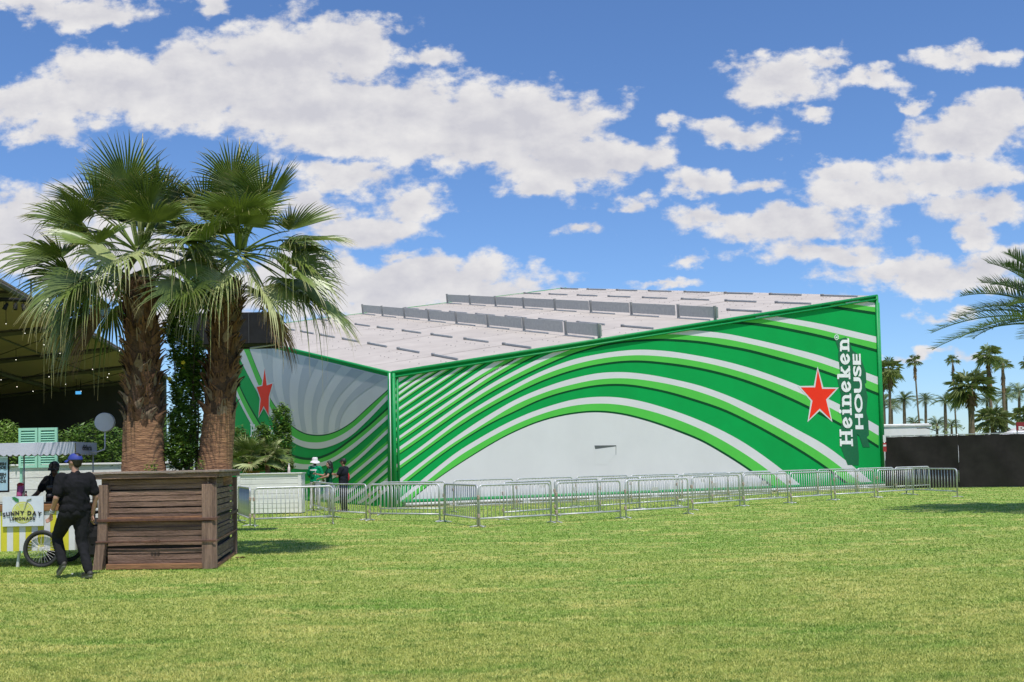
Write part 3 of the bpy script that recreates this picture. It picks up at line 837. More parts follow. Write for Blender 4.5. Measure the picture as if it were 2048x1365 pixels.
MB().tube([FB0 + Vector((0, 0, fz + 0.03)), FB0 + fdir * (npan * wpan) + Vector((0, 0, fz + 0.03))], 0.022, 8).build('top_rail', STEEL, fence, FB0, smooth=True)
# small red and white sign on the fence end beside the pavilion
p = at(1769.5, 895, FB0.y - 0.3)
M = frame(p, fdir)
sg = empty('fence_sign', p, 'small red and white sign tied to the fence end beside the pavilion', 'sign')
mb = MB().box(-0.07, 0.07, -0.012, 0.0, -0.20, 0.20, M); mb.build('red_board', mat('sign_red', (0.38, 0.03, 0.03), rough=0.5), sg, p)
MB().box(-0.06, 0.06, -0.02, -0.0135, 0.04, 0.12, M).build('white_band', PWHITE, sg, p)
MB().box(-0.06, 0.06, -0.012, 0.0, 0.24, 0.55, M).build('white_board', PWHITE, sg, p)

# white trailer behind the fence
t0 = at(1770, 868, 48.0); t1 = at(1861, 866, 48.0)
tr = empty('white_trailer', (t0.x, t0.y, 0), 'long white trailer roof showing above the black fence beside the pavilion', 'trailer')
ztop = at(1800, 848.5, 48).z
MB().box(t0.x - 1.5, t1.x, 48, 50.4, 0.75, ztop, ch=0.05).build('body', mat('trailer_white', (0.78, 0.77, 0.74), (0.70, 0.69, 0.66), scale=1.5, rough=0.5), tr, (t0.x, t0.y, 0))
MB().box(t0.x - 1.55, t1.x + 0.05, 47.95, 50.45, ztop - 0.12, ztop - 0.04).build('roof_rail', RAILW, tr, (t0.x, t0.y, 0))
for k in range(2):
    MB().lathe([(0.38, -0.1), (0.4, -0.06), (0.4, 0.06), (0.38, 0.1)], (t0.x + 0.6 + k * 0.95, 48.3, 0.4), 14, Matrix.Rotation(math.pi / 2, 3, 'X')).build('wheel', DARKM, tr, (t0.x, t0.y, 0))
ar = [at(1834, 857, 47.6), at(1852, 856.5, 47.6), at(1866, 860, 47.6), at(1876, 864, 47.6)]
MB().tube(ar, 0.025, 6).build('awning_arm', DARKM, tr, (t0.x, t0.y, 0))
# second white awning and exit sign at the right edge
a0 = at(2012, 869, 60.0); a1 = at(2075, 857, 60.0)
wt = empty('white_tent', (a0.x, 60, 0), 'white tent top peeking over the black fence at the right edge', 'tent')
mb = MB(); w0, w1 = a0.x, a1.x + 1.5
pk = a1.z
mb.add([(w0, 60, a0.z), (w1, 60, a0.z), (w1, 63, a0.z), (w0, 63, a0.z), ((w0 + w1) / 2 + .6, 61.5, pk + 0.3)], [(0, 1, 4), (1, 2, 4), (2, 3, 4), (3, 0, 4)])
mb.build('canopy', PWHITE, wt, (a0.x, 60, 0))
for (x, y) in ((w0, 60), (w1, 60), (w1, 63), (w0, 63)):
    MB().tube([(x, y, 0), (x, y, a0.z)], 0.03, 6).build('pole', STEEL, wt, (a0.x, 60, 0))
e0, e1 = at(2032.5, 845, 52.0), at(2064, 861, 52.0)
ex = empty('exit_sign', (e0.x, 52, 0), 'dark red sign with white letters above the fence at the right edge', 'sign')
bx = (e0.x, 52, 0)
MB().box(e0.x, e1.x, 52, 52.05, e1.z, e0.z).build('board', mat('maroon_board', (0.22, 0.012, 0.018), rough=0.5), ex, bx)
for xx in (e0.x + 0.05, e1.x - 0.05):
    MB().box(xx, xx + 0.05, 52.06, 52.11, 0, e0.z - 0.05).build('post', STEEL, ex, bx)
vs_, fs_ = text_mesh('EXIT', 1.0, 0.04); wd = max(v.x for v in vs_)
mb = MB(); mb.add([(e0.x + 0.10 + v.x / wd * (e1.x - e0.x - 0.2), 51.994, e1.z + 0.04 + v.y * 0.25) for v in vs_], fs_); mb.build('lettering', LETW, ex, bx)

# ------------------------------------------------------------------ palms
LEAF = mat('fan_leaf_green', (0.19, 0.255, 0.052), (0.085, 0.135, 0.028), scale=3, rough=0.38, transl=0.10, tip=(0.42, 0.34, 0.17), rand=0.18, spec=0.5)
LEAFP = mat('fan_leaf_pale', (0.46, 0.49, 0.23), (0.32, 0.38, 0.14), scale=3, rough=0.42, transl=0.12, tip=(0.50, 0.40, 0.22), rand=0.12)
DRY = mat('dead_frond', (0.27, 0.17, 0.075), (0.14, 0.085, 0.04), scale=4, rough=0.85, transl=0.1, rand=0.2)
BARK = mat('palm_bark', (0.42, 0.225, 0.115), (0.17, 0.085, 0.045), scale=5, rough=0.92, bump=1.2, bscale=9, stretch=(1.3, 1.3, 7), detail=9, contrast=(0.32, 0.62))
BARKF = mat('far_palm_bark', (0.20, 0.15, 0.10), (0.11, 0.08, 0.05), scale=4, rough=0.92)
DATE = mat('date_leaf', (0.15, 0.22, 0.085), (0.085, 0.14, 0.05), scale=2, rough=0.5, transl=0.18, rand=0.15)
FARG = mat('far_fan_leaf', (0.27, 0.31, 0.10), (0.15, 0.20, 0.06), scale=1.2, rough=0.55, transl=0.2, rand=0.2)
FARD = mat('far_date_leaf', (0.23, 0.28, 0.14), (0.14, 0.19, 0.09), scale=1.0, rough=0.55, transl=0.2, rand=0.2)

def far_fan(mb, c, R, rr, nl=26, nseg=13, low=-0.75):
    """small fan-palm crown: leaves of split segments round the point c"""
    for k in range(nl):
        az = rr.random() * 6.283; el = math.asin(low + (0.98 - low) * ((k + rr.random()) / nl))
        d = Vector((math.cos(az) * math.cos(el), math.sin(az) * math.cos(el), math.sin(el)))
        pl = R * rr.uniform(0.38, 0.52); tipp = Vector(c) + d * pl - Vector((0, 0, 0.06 * R))
        mb.tube([c, tipp], [0.02 * R, 0.012 * R], 3, cap=False)
        s = d.cross(Vector((0, 0, 1))); s = s.normalized() if s.length > 0.05 else Vector((1, 0, 0))
        d1 = (d - Vector((0, 0, 0.25))).normalized(); n = s.cross(d1)
        br = R * rr.uniform(0.48, 0.62)
        for i in range(nseg):
            th = math.radians(-115 + 230 * (i + 0.5) / nseg) + rr.uniform(-.05, .05)
            u = d1 * math.cos(th) + s * math.sin(th) + n * 0.12
            l = br * (0.72 + 0.28 * math.cos(th * 0.7)) * rr.uniform(0.85, 1.1)
            v = u.cross(n).normalized(); w = br * 0.055
            m1 = tipp + u * (l * 0.55); e = tipp + u * l - Vector((0, 0, l * rr.uniform(0.12, 0.45)))
            mb.add([tipp, m1 - v * w, e, m1 + v * w], [(0, 1, 2), (0, 2, 3)], [0, 0, 0.7, 0])
def far_date(mb, c, R, rr, nf=30, nl=12):
    for k in range(nf):
        az = rr.random() * 6.283; el = math.asin(-0.35 + 1.3 * ((k + rr.random()) / nf)) if (-0.35 + 1.3 * ((k + 1) / nf)) <= 1 else rr.uniform(0.9, 1.4)
        d = Vector((math.cos(az) * math.cos(el), math.sin(az) * math.cos(el), math.sin(el)))
        L = R * rr.uniform(0.9, 1.1); pts = []
        for i in range(6):
            t = i / 5; pts.append(Vector(c) + d * (L * t) - Vector((0, 0, L * 0.42 * t * t)))
        mb.tube(pts, [0.018 * R * (1 - 0.8 * i / 5) for i in range(6)], 3, cap=False)
        for i in range(nl):
            t = 0.15 + 0.83 * i / nl; q = t * 5; j = min(4, int(q)); p = pts[j].lerp(pts[j + 1], q - j); dd = (pts[j + 1] - pts[j]).normalized()
            s = dd.cross(Vector((0, 0, 1))); s = s.normalized() if s.length > 0.05 else Vector((1, 0, 0)); up_ = s.cross(dd)
            ll = R * 0.26 * math.sin(math.pi * (0.15 + 0.8 * t)) + 0.05 * R
            for sg_ in (-1, 1):
                e = p + (dd * 0.75 + s * sg_ * 0.8 + up_ * 0.28).normalized() * ll
                wv_ = dd * (0.022 * R)
                mb.add([p - wv_, p + wv_, e], [(0, 1, 2)])
def far_palm(kind, px, py, rpx, bx, wpx, dep, label, skirt=0.0, lean=True):
    rr = random.Random(int(px * 7 + py)); c = at(px, py, dep); sc = dep / FPX; R = rpx * sc * 1.25
    b = at(bx, 905, dep); b.z = 0
    root = empty('fan_palm' if kind == 'fan' else 'date_palm', b, label, 'palm tree', 'palms beyond the black fence')
    tw = wpx * sc / 2; n = 9; pts = []; rad = []
    for i in range(n):
        t = i / (n - 1); p = b.lerp(c, t); p.x += math.sin(t * 3.14) * (c.x - b.x) * 0.15; pts.append(p)
        rad.append(tw * (1.25 - 0.35 * t) * (1 + 0.06 * math.sin(i * 2.3)))
    mb = MB(); mb.tube(pts, rad, 8); mb.build('trunk', BARKF, root, b, smooth=True)
    mb = MB()
    if kind == 'fan': far_fan(mb, c, R, rr, 30 if rpx > 22 else 22, 15 if rpx > 22 else 11, low=-0.8 if rpx > 22 else -0.6)
    else: far_date(mb, c, R, rr, 32 if rpx > 17 else 26, 14)
    mb.build('crown', FARG if kind == 'fan' else FARD, root, b)
    if skirt:
        mb = MB()
        for k in range(60):
            az = rr.random() * 6.283; top = Vector(c) - Vector((0, 0, rr.uniform(0.0, skirt * 0.6) * sc)); rr0 = R * rr.uniform(0.10, 0.24)
            q = top + Vector((math.cos(az) * rr0, math.sin(az) * rr0, -skirt * sc * rr.uniform(0.3, 0.55)))
            s = Vector((-math.sin(az), math.cos(az), 0)) * (R * 0.05)
            mb.add([top + s * .3, top - s * .3, q - s, q + s], [(0, 1, 2, 3)])
        mb.build('dead_skirt', DRY, root, b)
    return root
far_palm('fan', 1779, 738, 27, 1776, 5.5, 72, 'tall fan palm just right of the pavilion corner', skirt=38)
far_palm('fan', 1765, 762, 24, 1766, 5, 80, 'fan palm half hidden behind the pavilion corner', skirt=20)
far_palm('date', 1768, 803, 24, 1767, 6, 90, 'low shaggy palm half hidden at the pavilion corner')
far_palm('fan', 1829, 722, 15, 1847, 3.2, 115, 'tall thin leaning fan palm with small crown', skirt=36)
far_palm('fan', 1905, 720, 13, 1916, 3.0, 125, 'slender tall fan palm rising behind the broad bushy palm', skirt=44)
far_palm('fan', 1941, 772, 44, 1943, 12, 58, 'broad bushy fan palm with thick brown trunk and dead skirt', skirt=46)
far_palm('fan', 1976, 712, 27, 1989, 6.5, 66, 'tall fan palm with hanging brown skirt right of the bushy palm', skirt=70)
far_palm('fan', 2005, 728, 18, 2010, 6.5, 70, 'thin fan palm with two brown hanging clusters near right edge', skirt=60)
far_palm('date', 1808, 799, 24, 1809, 6.5, 120, 'round date palm standing left of the thin leaning palm')
far_palm('date', 1783, 812, 19, 1783, 5.5, 130, 'small date palm beside the tall palm at pavilion corner')
far_palm('date', 1851, 799, 20, 1850, 5.5, 130, 'date palm just right of the thin leaning palm')
far_palm('date', 1890, 802, 24, 1891, 6.5, 112, 'date palm with knobbly trunk left of the bushy palm')
far_palm('date', 2012, 792, 26, 2010, 6, 110, 'date palm behind the two skirted palms near right edge')
far_palm('date', 2038, 783, 27, 2037, 5.5, 105, 'rightmost date palm above the dark red sign')
far_palm('date', 1974, 800, 22, 1974, 6, 118, 'date palm between the bushy palm and the skirted palms')
far_palm('date', 1828, 846, 20, 1828, 5, 125, 'low date palm top showing over the white trailer')
far_palm('date', 1874, 848, 22, 1874, 5, 118, 'low date palm top right of the white trailer')
far_palm('date', 1903, 850, 18, 1904, 5, 125, 'low date palm top left of the thick brown trunk')
far_palm('fan', 1985, 838, 34, 1985, 8, 62, 'low spreading fan palm between two thin trunks above the fence')
far_palm('fan', 2050, 828, 26, 2050, 8, 66, 'low fan palm at the right edge beside the red sign')
far_palm('fan', 2056, 726, 16, 2056, 4, 100, 'dark fan palm crown cut by the right edge')
# loose hedge line far behind, reads as one mass
hm = MB(); rr = random.Random(11)
for k in range(5200):
    x = rr.uniform(20, 95); y = rr.uniform(92, 104); z = abs(rr.gauss(0, 1)) * 1.5 + 0.3
    if z > 4.6: continue
    a, b_ = rr.random() * 6.28, rr.uniform(-1, 1); u = Vector((math.cos(a), math.sin(a), b_)).normalized() * 0.28; v = u.orthogonal().normalized() * 0.16
    c = Vector((x, y, z)); hm.add([c - u, c - v, c + u, c + v], [(0, 1, 2, 3)])
tag(hm.build('far_hedge', FARG), 'far hedge of mixed greenery behind the fence', 'hedge', kind='stuff')
# ------------------------------------------------------------------ wooden planter
WOOD = mat('weathered_wood', (0.33, 0.205, 0.148), (0.14, 0.084, 0.060), scale=5, rough=0.88, bump=0.9, bscale=30, stretch=(0.35, 1, 6), detail=9, rand=0.22)
WOODV = mat('weathered_post', (0.33, 0.21, 0.15), (0.16, 0.10, 0.072), scale=5, rough=0.88, bump=0.9, bscale=30, stretch=(6, 6, 0.35), detail=9, rand=0.15)
WOODO = mat('orange_rail', (0.34, 0.165, 0.075), (0.17, 0.085, 0.045), scale=6, rough=0.85, bump=0.7, bscale=30, stretch=(0.4, 1, 5), detail=8)
WTOP = mat('grey_ledge', (0.36, 0.29, 0.235), (0.22, 0.165, 0.135), scale=5, rough=0.88, bump=0.8, bscale=28, stretch=(0.4, 4, 4), detail=8)
STRAP = mat('rusty_strap', (0.135, 0.062, 0.038), (0.075, 0.037, 0.026), scale=14, rough=0.8, bump=0.4)
SOIL = mat('planter_soil', (0.06, 0.042, 0.03), (0.10, 0.07, 0.045), scale=10, rough=0.95, bump=1.0)
q0, q1, q2 = gp(203, 1141), gp(428, 1138), gp(469, 1108)
e1 = (q1 - q0); e1.z = 0; PWD = e1.length; e1.normalize()
e2 = (q2 - q1); PDP = e2.length; e2.normalize()
PH = 1.43
pl_ = empty('wooden_planter', q0, 'weathered brown wooden planter box holding the two big fan palms', 'planter')
PM = frame(q0, e1)
R_ = random.Random(21)
def planks(face, L, zs, M):
    """boards of one side: slightly uneven, each one its own piece"""
    for (z0, z1, dep, bow) in zs:
        mb = MB(); n = 8
        ja, jb = R_.uniform(-.008, .008), R_.uniform(-.008, .008)
        for i in range(n + 1):
            t = i / n; bz = bow * math.sin(math.pi * t) + ja * (1 - t) + jb * t; o = R_.uniform(-.003, .003)
            y0 = dep + o
            for (yy, zz) in ((y0, z0 + 0.003 + bz * .6), (y0, z1 - 0.003 + bz), (y0 + 0.028, z1 - 0.003 + bz), (y0 + 0.028, z0 + 0.003 + bz * .6)):
                mb.v.append(tuple(M @ Vector((0.10 + (L - 0.2) * t, yy, zz)))); mb.t.append(0)
            if i:
                a = (i - 1) * 4
                for k in range(4):
                    mb.f.append((a + k, a + 4 + k, a + 4 + (k + 1) % 4, a + (k + 1) % 4))
        mb.f.append((0, 1, 2, 3)); e = n * 4; mb.f.append((e + 3, e + 2, e + 1, e))
        mb.build('plank', WOOD, pl_, q0)
def zc(cy):                # plank edges read off the front face
    return (1138 - (920 + cy / 5.6875)) / 197.5 * 1.5
ZF = [(335, 280, .03, 0), (280, 225, .03, 0), (402, 342, .0, 0), (468, 408, -.004, .004), (534, 473, .002, 0), (598, 542, -.002, -.004), (645, 602, .01, .006),
      (765, 708, .035, 0), (803, 767, .0, 0), (863, 806, -.003, 0), (925, 867, .003, 0), (975, 930, .008, .018), (1056, 1000, -.004, -.012), (1124, 1060, .002, -.006), (1168, 1128, .004, 0)]
ZF = [(zc(a), zc(b), d, w) for a, b, d, w in ZF]
planks('front', PWD, ZF, PM)
side = frame(q1, e2)       # right side runs back
ZS = [(z0, z1, d + R_.uniform(-.004, .004), w) for z0, z1, d, w in ZF]
planks('right', PDP, ZS, side)
lside = frame(q0 + e2 * PDP, -e2); bside = frame(q1 + e2 * PDP, -e1)
planks('left', PDP, [(0.05 + i * .15, 0.19 + i * .15, 0, 0) for i in range(8)], lside)
planks('back', PWD, [(0.05 + i * .15, 0.19 + i * .15, 0, 0) for i in range(8)], bside)
def post(mesh_pts, m=WOODV):
    mb = MB()
    for (o, w, d, z0, z1, lean) in mesh_pts:
        pass
def slabp(name, m, M, x0, x1, y0, y1, z0, z1, splay0=0.0, splay1=0.0):
    mb = MB()
    vs = [(x0 - splay0, y0, z0), (x1 - splay0, y0, z0), (x1 - splay0, y1, z0), (x0 - splay0, y1, z0), (x0 - splay1, y0, z1), (x1 - splay1, y0, z1), (x1 - splay1, y1, z1), (x0 - splay1, y1, z1)]
    mb.add([M @ Vector(v) for v in vs], [(3, 2, 1, 0), (4, 5, 6, 7), (0, 1, 5, 4), (1, 2, 6, 5), (2, 3, 7, 6), (3, 0, 4, 7)])
    o = mb.build(name, m, pl_, q0)
    bv = o.modifiers.new('b', 'BEVEL'); bv.width = 0.006; bv.segments = 1
    return o
H1, H2 = zc(690), zc(925)
slabp('post', WOODV, PM, -0.03, 0.115, -0.055, 0.05, H1 + 0.02, zc(275), 0.0, -0.01)
slabp('post', WOODV, PM, -0.035, 0.11, -0.05, 0.05, H2 + 0.005, H1 - 0.005, 0.015, 0.0)
slabp('post', WOODV, PM, -0.04, 0.105, -0.06, 0.05, 0.005, H2 - 0.005, 0.075, 0.02)
slabp('post', WOODV, PM, PWD - 0.165, PWD - 0.005, -0.05, 0.03, H1 + 0.02, zc(285))
slabp('post', WOODV, PM, PWD - 0.17, PWD - 0.005, -0.047, 0.03, 0.0, H1 - 0.02)
slabp('post', WOODV, side, -0.035, 0.04, -0.05, 0.03, 0.01, zc(285))
slabp('post', WOODV, side, PDP - 0.10, PDP + 0.04, -0.05, 0.03, 0.0, zc(230))
slabp('post', WOODV, lside, 0.0, 0.12, -0.05, 0.03, 0.0, 1.2)
# rails, straps and ledge
slabp('header', WOOD, PM, -0.03, PWD + 0.02, 0.062, 0.09, zc(335), zc(158))
slabp('header', WOOD, side, -0.03, PDP + 0.02, 0.062, 0.09, zc(335), zc(158))
slabp('mid_rail', WOODO, PM, 0.10, PWD - 0.165, -0.05, 0.0, zc(700), zc(642))
slabp('strap', STRAP, PM, -0.045, PWD + 0.055, -0.068, -0.052, zc(695), zc(662))
slabp('strap', STRAP, side, -0.068, PDP + 0.05, -0.064, -0.052, zc(695), zc(655))
slabp('strap', STRAP, PM, -0.06, PWD + 0.055, -0.072, -0.062, zc(932), zc(910))
slabp('strap', STRAP, side, -0.072, PDP + 0.05, -0.066, -0.056, zc(932), zc(910))
for dx in (-.05, 0, .05):
    MB().box(PWD / 2 + dx - .018, PWD / 2 + dx + .018, -0.095, -0.075, zc(935), zc(900), PM, ch=.006).build('buckle', STRAP, pl_, q0)
slabp('bottom_rail', WOODO, PM, 0.10, PWD - 0.16, -0.075, 0.0, 0.012, zc(1170))
slabp('bottom_rail', WOODO, side, 0.05, PDP - 0.1, -0.04, 0.02, 0.005, 0.05)
slabp('fascia', WOOD, PM, -0.10, PWD + 0.09, -0.095, -0.055, zc(212), zc(158))
slabp('fascia', WOOD, side, -0.054, PDP + 0.10, -0.09, -0.055, zc(212), zc(158))
slabp('fascia', WOOD, lside, -0.10, PDP + 0.05, -0.09, -0.055, zc(212), zc(158))
slabp('ledge', WTOP, PM, -0.13, PWD + 0.13, -0.125, 0.12, zc(156), zc(128))
slabp('ledge', WTOP, side, 0.126, PDP + 0.13, -0.125, 0.12, zc(156), zc(127))
slabp('ledge', WTOP, lside, -0.13, PDP - 0.124, -0.125, 0.12, zc(156), zc(127))
slabp('ledge', WTOP, bside, 0.126, PWD - 0.126, -0.125, 0.12, zc(156), zc(128))
mb = MB(); 
for j in range(9):
    for i in range(9):
        mb.v.append(tuple(q0 + e1 * (0.08 + (PWD - .16) * i / 8) + e2 * (0.06 + (PDP - .12) * j / 8) + Vector((0, 0, 1.22 + R_.uniform(-.03, .05))))); mb.t.append(0)
for j in range(8):
    for i in range(8):
        a = j * 9 + i; mb.f.append((a, a + 1, a + 10, a + 9))
mb.build('soil', SOIL, pl_, q0, smooth=True)

# ------------------------------------------------------------------ the two big fan palms
def fan_leaf(mb, base, az, el, plen, br, nseg, rr, droop, twist=0.0, petw=0.022):
    """one palmate frond: flattened stalk, pleated blade, split drooping tips"""
    d0 = Vector((math.cos(az) * math.cos(el), math.sin(az) * math.cos(el), math.sin(el)))
    sag = plen * (0.10 + 0.22 * max(0, math.cos(el)))
    pts = []
    for i in range(6):
        t = i / 5; pts.append(base + d0 * (plen * t) - Vector((0, 0, sag * t * t)))
    mb.tube(pts, [petw * (1.5 - 0.8 * i / 5) for i in range(6)], 5, cap=False, flat=0.55)
    tipp = pts[-1]; d1 = (pts[-1] - pts[-2]).normalized()
    s = d1.cross(Vector((0, 0, 1))); s = s.normalized() if s.length > 0.08 else Vector((-math.sin(az), math.cos(az), 0))
    n = s.cross(d1).normalized()
    if twist:
        q = Quaternion(d1, twist); s.rotate(q); n.rotate(q)
    d1 = (d1 + n * 0.10).normalized()
    span = math.radians(rr.uniform(105, 122)); dth = 2 * span / nseg
    st = (0.04, 0.24, 0.44, 0.58, 0.72, 0.86, 1.0)
    fold = rr.uniform(0.08, 0.60); cup = rr.uniform(-0.05, 0.16)
    for i in range(nseg):
        th = -span + dth * (i + 0.5)
        u = (d1 * math.cos(th) + s * math.sin(th) + n * (fold * abs(math.sin(th)) + cup * 0.3)).normalized()
        v = (-d1 * math.sin(th) + s * math.cos(th)).normalized()
        L = br * (0.66 + 0.34 * math.cos(th * 0.62)) * rr.uniform(0.93, 1.06)
        split = rr.uniform(0.34, 0.50); dr = droop * rr.uniform(0.5, 1.4); sw = rr.uniform(-0.05, 0.05)
        limp = rr.random() < 0.12
        if limp: dr *= 1.9
        vs, tt = [], []
        for k, r in enumerate(st):
            w = (r * L * math.tan(dth / 2) * 1.03) if r <= split else max(0.0012, split * L * math.tan(dth / 2) * 1.0 * (1 - ((r - split) / (1.0 - split)) ** 1.25))
            t = max(0.0, (r - 0.40) / 0.60)
            p = tipp + u * (r * L * (1 - 0.18 * t * t * min(1.6, dr))) - Vector((0, 0, dr * L * 0.55 * t * t)) + v * (sw * t * t * L) + n * (cup * r * r * 0.4 * L)
            pk = 0.62 * w if r > 0.1 else 0
            vs += [p - v * w - n * pk, p + n * pk, p + v * w - n * pk]
            tv = max(0.0, (r - 0.72) / 0.28) ** 1.4 * 0.9; tt += [tv] * 3
        fs = []
        for k in range(len(st) - 1):
            a = 3 * k; fs += [(a, a + 1, a + 4, a + 3), (a + 1, a + 2, a + 5, a + 4)]
        mb.add(vs, fs, tt)
        if rr.random() < 0.25:       # loose thread between the tips
            p = Vector(vs[-8]); q = p + u * rr.uniform(.08, .22) * br + Vector((0, 0, rr.uniform(-.10, .02)))
            w = v * 0.0016; mb.add([p - w, p + w, q], [(0, 1, 2)], [1, 1, 1])
def boot_mesh(rr):
    """persistent leaf base: split tapering flap curling off the trunk (x across, y up along the trunk, z outwards)"""
    mb = MB(); w = 0.075; st = [(0, 0.005, 1.0), (0.07, 0.022, 0.92), (0.15, 0.045, 0.62), (0.22, 0.085, 0.40), (0.27, 0.13, 0.22)]
    k1 = rr.uniform(0.45, 1.0); b_ = rr.uniform(-.03, .03)
    for (y, z, f) in st:
        for x, dz in ((-1, -0.022), (-0.35, 0.0), (0.35, 0.0), (1, -0.022)):
            mb.v.append((x * w * f + b_ * (y / .27) ** 2, y, z * k1 + dz * f)); mb.t.append(0)
    for i in range(len(st) - 1):
        for j in range(3):
            if i >= 2 and j == 1: continue
            a = i * 4 + j; mb.f.append((a, a + 1, a + 5, a + 4))
    n = len(mb.v)
    for (x, y, z) in list(mb.v): mb.v.append((x, y - 0.004, z - 0.014)); mb.t.append(0)
    mb.f += [tuple(reversed([i + n for i in f])) for f in list(mb.f)]
    return mb
BOOT = mat('leaf_base_brown', (0.18, 0.088, 0.042), (0.075, 0.037, 0.02), scale=9, rough=0.9, bump=0.6, bscale=30, rand=0.35)  # leaf-base brown, lowered so it carries the crown's shade too
FIBRE = mat('trunk_fibre', (0.10, 0.055, 0.030), (0.05, 0.028, 0.016), scale=14, rough=0.95, bump=1.0, bscale=40)
BOOTG = mat('leaf_base_grey', (0.25, 0.18, 0.115), (0.14, 0.095, 0.06), scale=9, rough=0.9, bump=0.5, bscale=30, rand=0.2)  # greyed leaf bases, likewise darkened for shade under the crown
rr = random.Random(77)
boot_me = [boot_mesh(rr).mesh('leaf_base', BOOT) for _ in range(5)] + [boot_mesh(rr).mesh('leaf_base', BOOTG) for _ in range(2)]
def big_palm(name, label, axis, rad, zsplit, crown, leaves, seed, boots):
    rr = random.Random(seed); base = Vector((axis[0].x, axis[0].y, 1.24))
    root = empty(name, base, label, 'palm tree', 'big fan palms in the planter')
    n, m = 90, 36; mb = MB()
    fx = hermite([(p.z, p.x) for p in axis]); fy = hermite([(p.z, p.y) for p in axis]); fr_ = hermite(rad)
    z0, z1 = 1.24, axis[-1].z + 0.15
    for j in range(n + 1):
        z = z0 + (z1 - z0) * j / n
        for i in range(m):
            a = 6.2832 * i / m
            r = fr_(z) * (1 + 0.018 * math.sin(a * 3 + z * 2) + rr.uniform(-.012, .012))
            if z < zsplit: r *= 1 + 0.010 * math.sin(z * 95 + math.sin(a * 2) * 1.3) + 0.012 * math.sin(a * 17 + math.sin(z * 5))
            mb.v.append((fx(z) + r * math.cos(a), fy(z) + r * math.sin(a), z)); mb.t.append(0)
    for j in range(n):
        for i in range(m):
            i2 = (i + 1) % m; mb.f.append((j * m + i, j * m + i2, (j + 1) * m + i2, (j + 1) * m + i))
    tk = mb.build('trunk', BARK, root, base, smooth=True)
    tk.data.materials.append(FIBRE)
    for pg in tk.data.polygons:
        a_ = math.atan2(pg.center.y, pg.center.x)
        if pg.center.z + base.z > zsplit - 0.05 + 0.08 * math.sin(a_ * 4 + seed) + 0.06 * math.sin(a_ * 11) + rr.uniform(-.05, .05): pg.material_index = 1
    for k in range(boots):
        u = k / boots; z = zsplit - 0.14 + (z1 - zsplit) * u + rr.uniform(-.10, .10); a = k * 2.39996 + rr.uniform(-.4, .4)
        r = fr_(z) * 0.985; out = Vector((math.cos(a), math.sin(a), 0)); tang = Vector((-math.sin(a), math.cos(a), 0))
        upv = (Vector((0, 0, 1)) + tang * rr.uniform(-1.0, 1.0) + out * rr.uniform(-0.05, 0.22)).normalized()
        x = upv.cross(out).normalized(); zz = x.cross(upv).normalized()
        M = Matrix((x, upv, zz)).transposed().to_4x4(); M.translation = Vector((fx(z), fy(z), z)) + out * r - base
        grey = rr.random() < (0.45 if u < 0.25 else 0.12)
        me = boot_me[5 + int(rr.random() * 2)] if grey else boot_me[int(rr.random() * 5)]
        o = bpy.data.objects.new('leaf_base', me); COL.objects.link(o); o.parent = root
        s_ = rr.uniform(0.65, 1.1); o.matrix_local = M @ Matrix.Diagonal((s_ * 1.15, s_, s_, 1))
    for (az, el, pl2, br, dr, pale) in leaves:
        mb = MB()
        b = crown + Vector((math.cos(math.radians(az)) * 0.10, math.sin(math.radians(az)) * 0.10, -0.12 + 0.12 * math.sin(math.radians(el))))
        fan_leaf(mb, b, math.radians(az), math.radians(el), pl2, br, 46, rr, dr, rr.uniform(-.35, .35))
        mb.build('frond', (DRY if pale == 2 else LEAFP if pale == 1 else LEAF), root, base)
    for (az, el, l) in ((100, 82, 2.0), (280, 76, 1.5), (20, 70, 1.45)):
        d = Vector((math.cos(math.radians(az)) * math.cos(math.radians(el)), math.sin(math.radians(az)) * math.cos(math.radians(el)), math.sin(math.radians(el))))
        mb = MB(); pts = [crown + d * (l * t) for t in (0, .25, .5, .75, .9, 1.0)]
        mb.tube(pts, [.02, .022, .03, .028, .016, .003], 7, tips=[0, 0, .1, .2, .6, 1]); mb.build('spear_leaf', LEAFP, root, base, smooth=True)
    return root, base
def leaf_set(rr, extra, inner, n=23):
    res = []
    for k in range(n):
        u = (k + 0.5) / n; el = 82 - 104 * u + rr.uniform(-8, 8); az = k * 137.5 + rr.uniform(-14, 14)
        res.append((az, el, rr.uniform(0.92, 1.25) * (1 - .25 * max(0, math.cos(math.radians(az - inner)))), rr.uniform(0.90, 1.08) * (1 - .14 * max(0, math.cos(math.radians(az - inner)))), 0.22 + 0.42 * max(0, (40 - el) / 90) + rr.uniform(-.06, .2), 1 if rr.random() < 0.06 else 0))
    return res + extra
D1, D2 = 16.15, 16.6
axisL = [at(288, 945, D1), at(287, 860, D1), at(286, 760, D1), at(283, 660, D1), at(282, 575, D1)]
axisR = [at(428, 945, D2), at(437, 860, D2), at(444, 760, D2), at(450, 660, D2), at(456, 575, D2)]
pz = lambda y, d: at(300, y, d).z
radL = [(1.2, 0.37), (pz(945, D1), 0.345), (pz(880, D1), 0.315), (pz(845, D1), 0.30), (pz(800, D1), 0.265), (pz(700, D1), 0.235), (pz(600, D1), 0.215), (pz(560, D1), 0.17)]
radR = [(1.2, 0.32), (pz(945, D2), 0.295), (pz(880, D2), 0.27), (pz(820, D2), 0.255), (pz(760, D2), 0.24), (pz(660, D2), 0.225), (pz(600, D2), 0.21), (pz(560, D2), 0.17)]
cL, cR = at(280, 494, D1), at(478, 496, D2)
rl, rr2 = random.Random(5), random.Random(9)
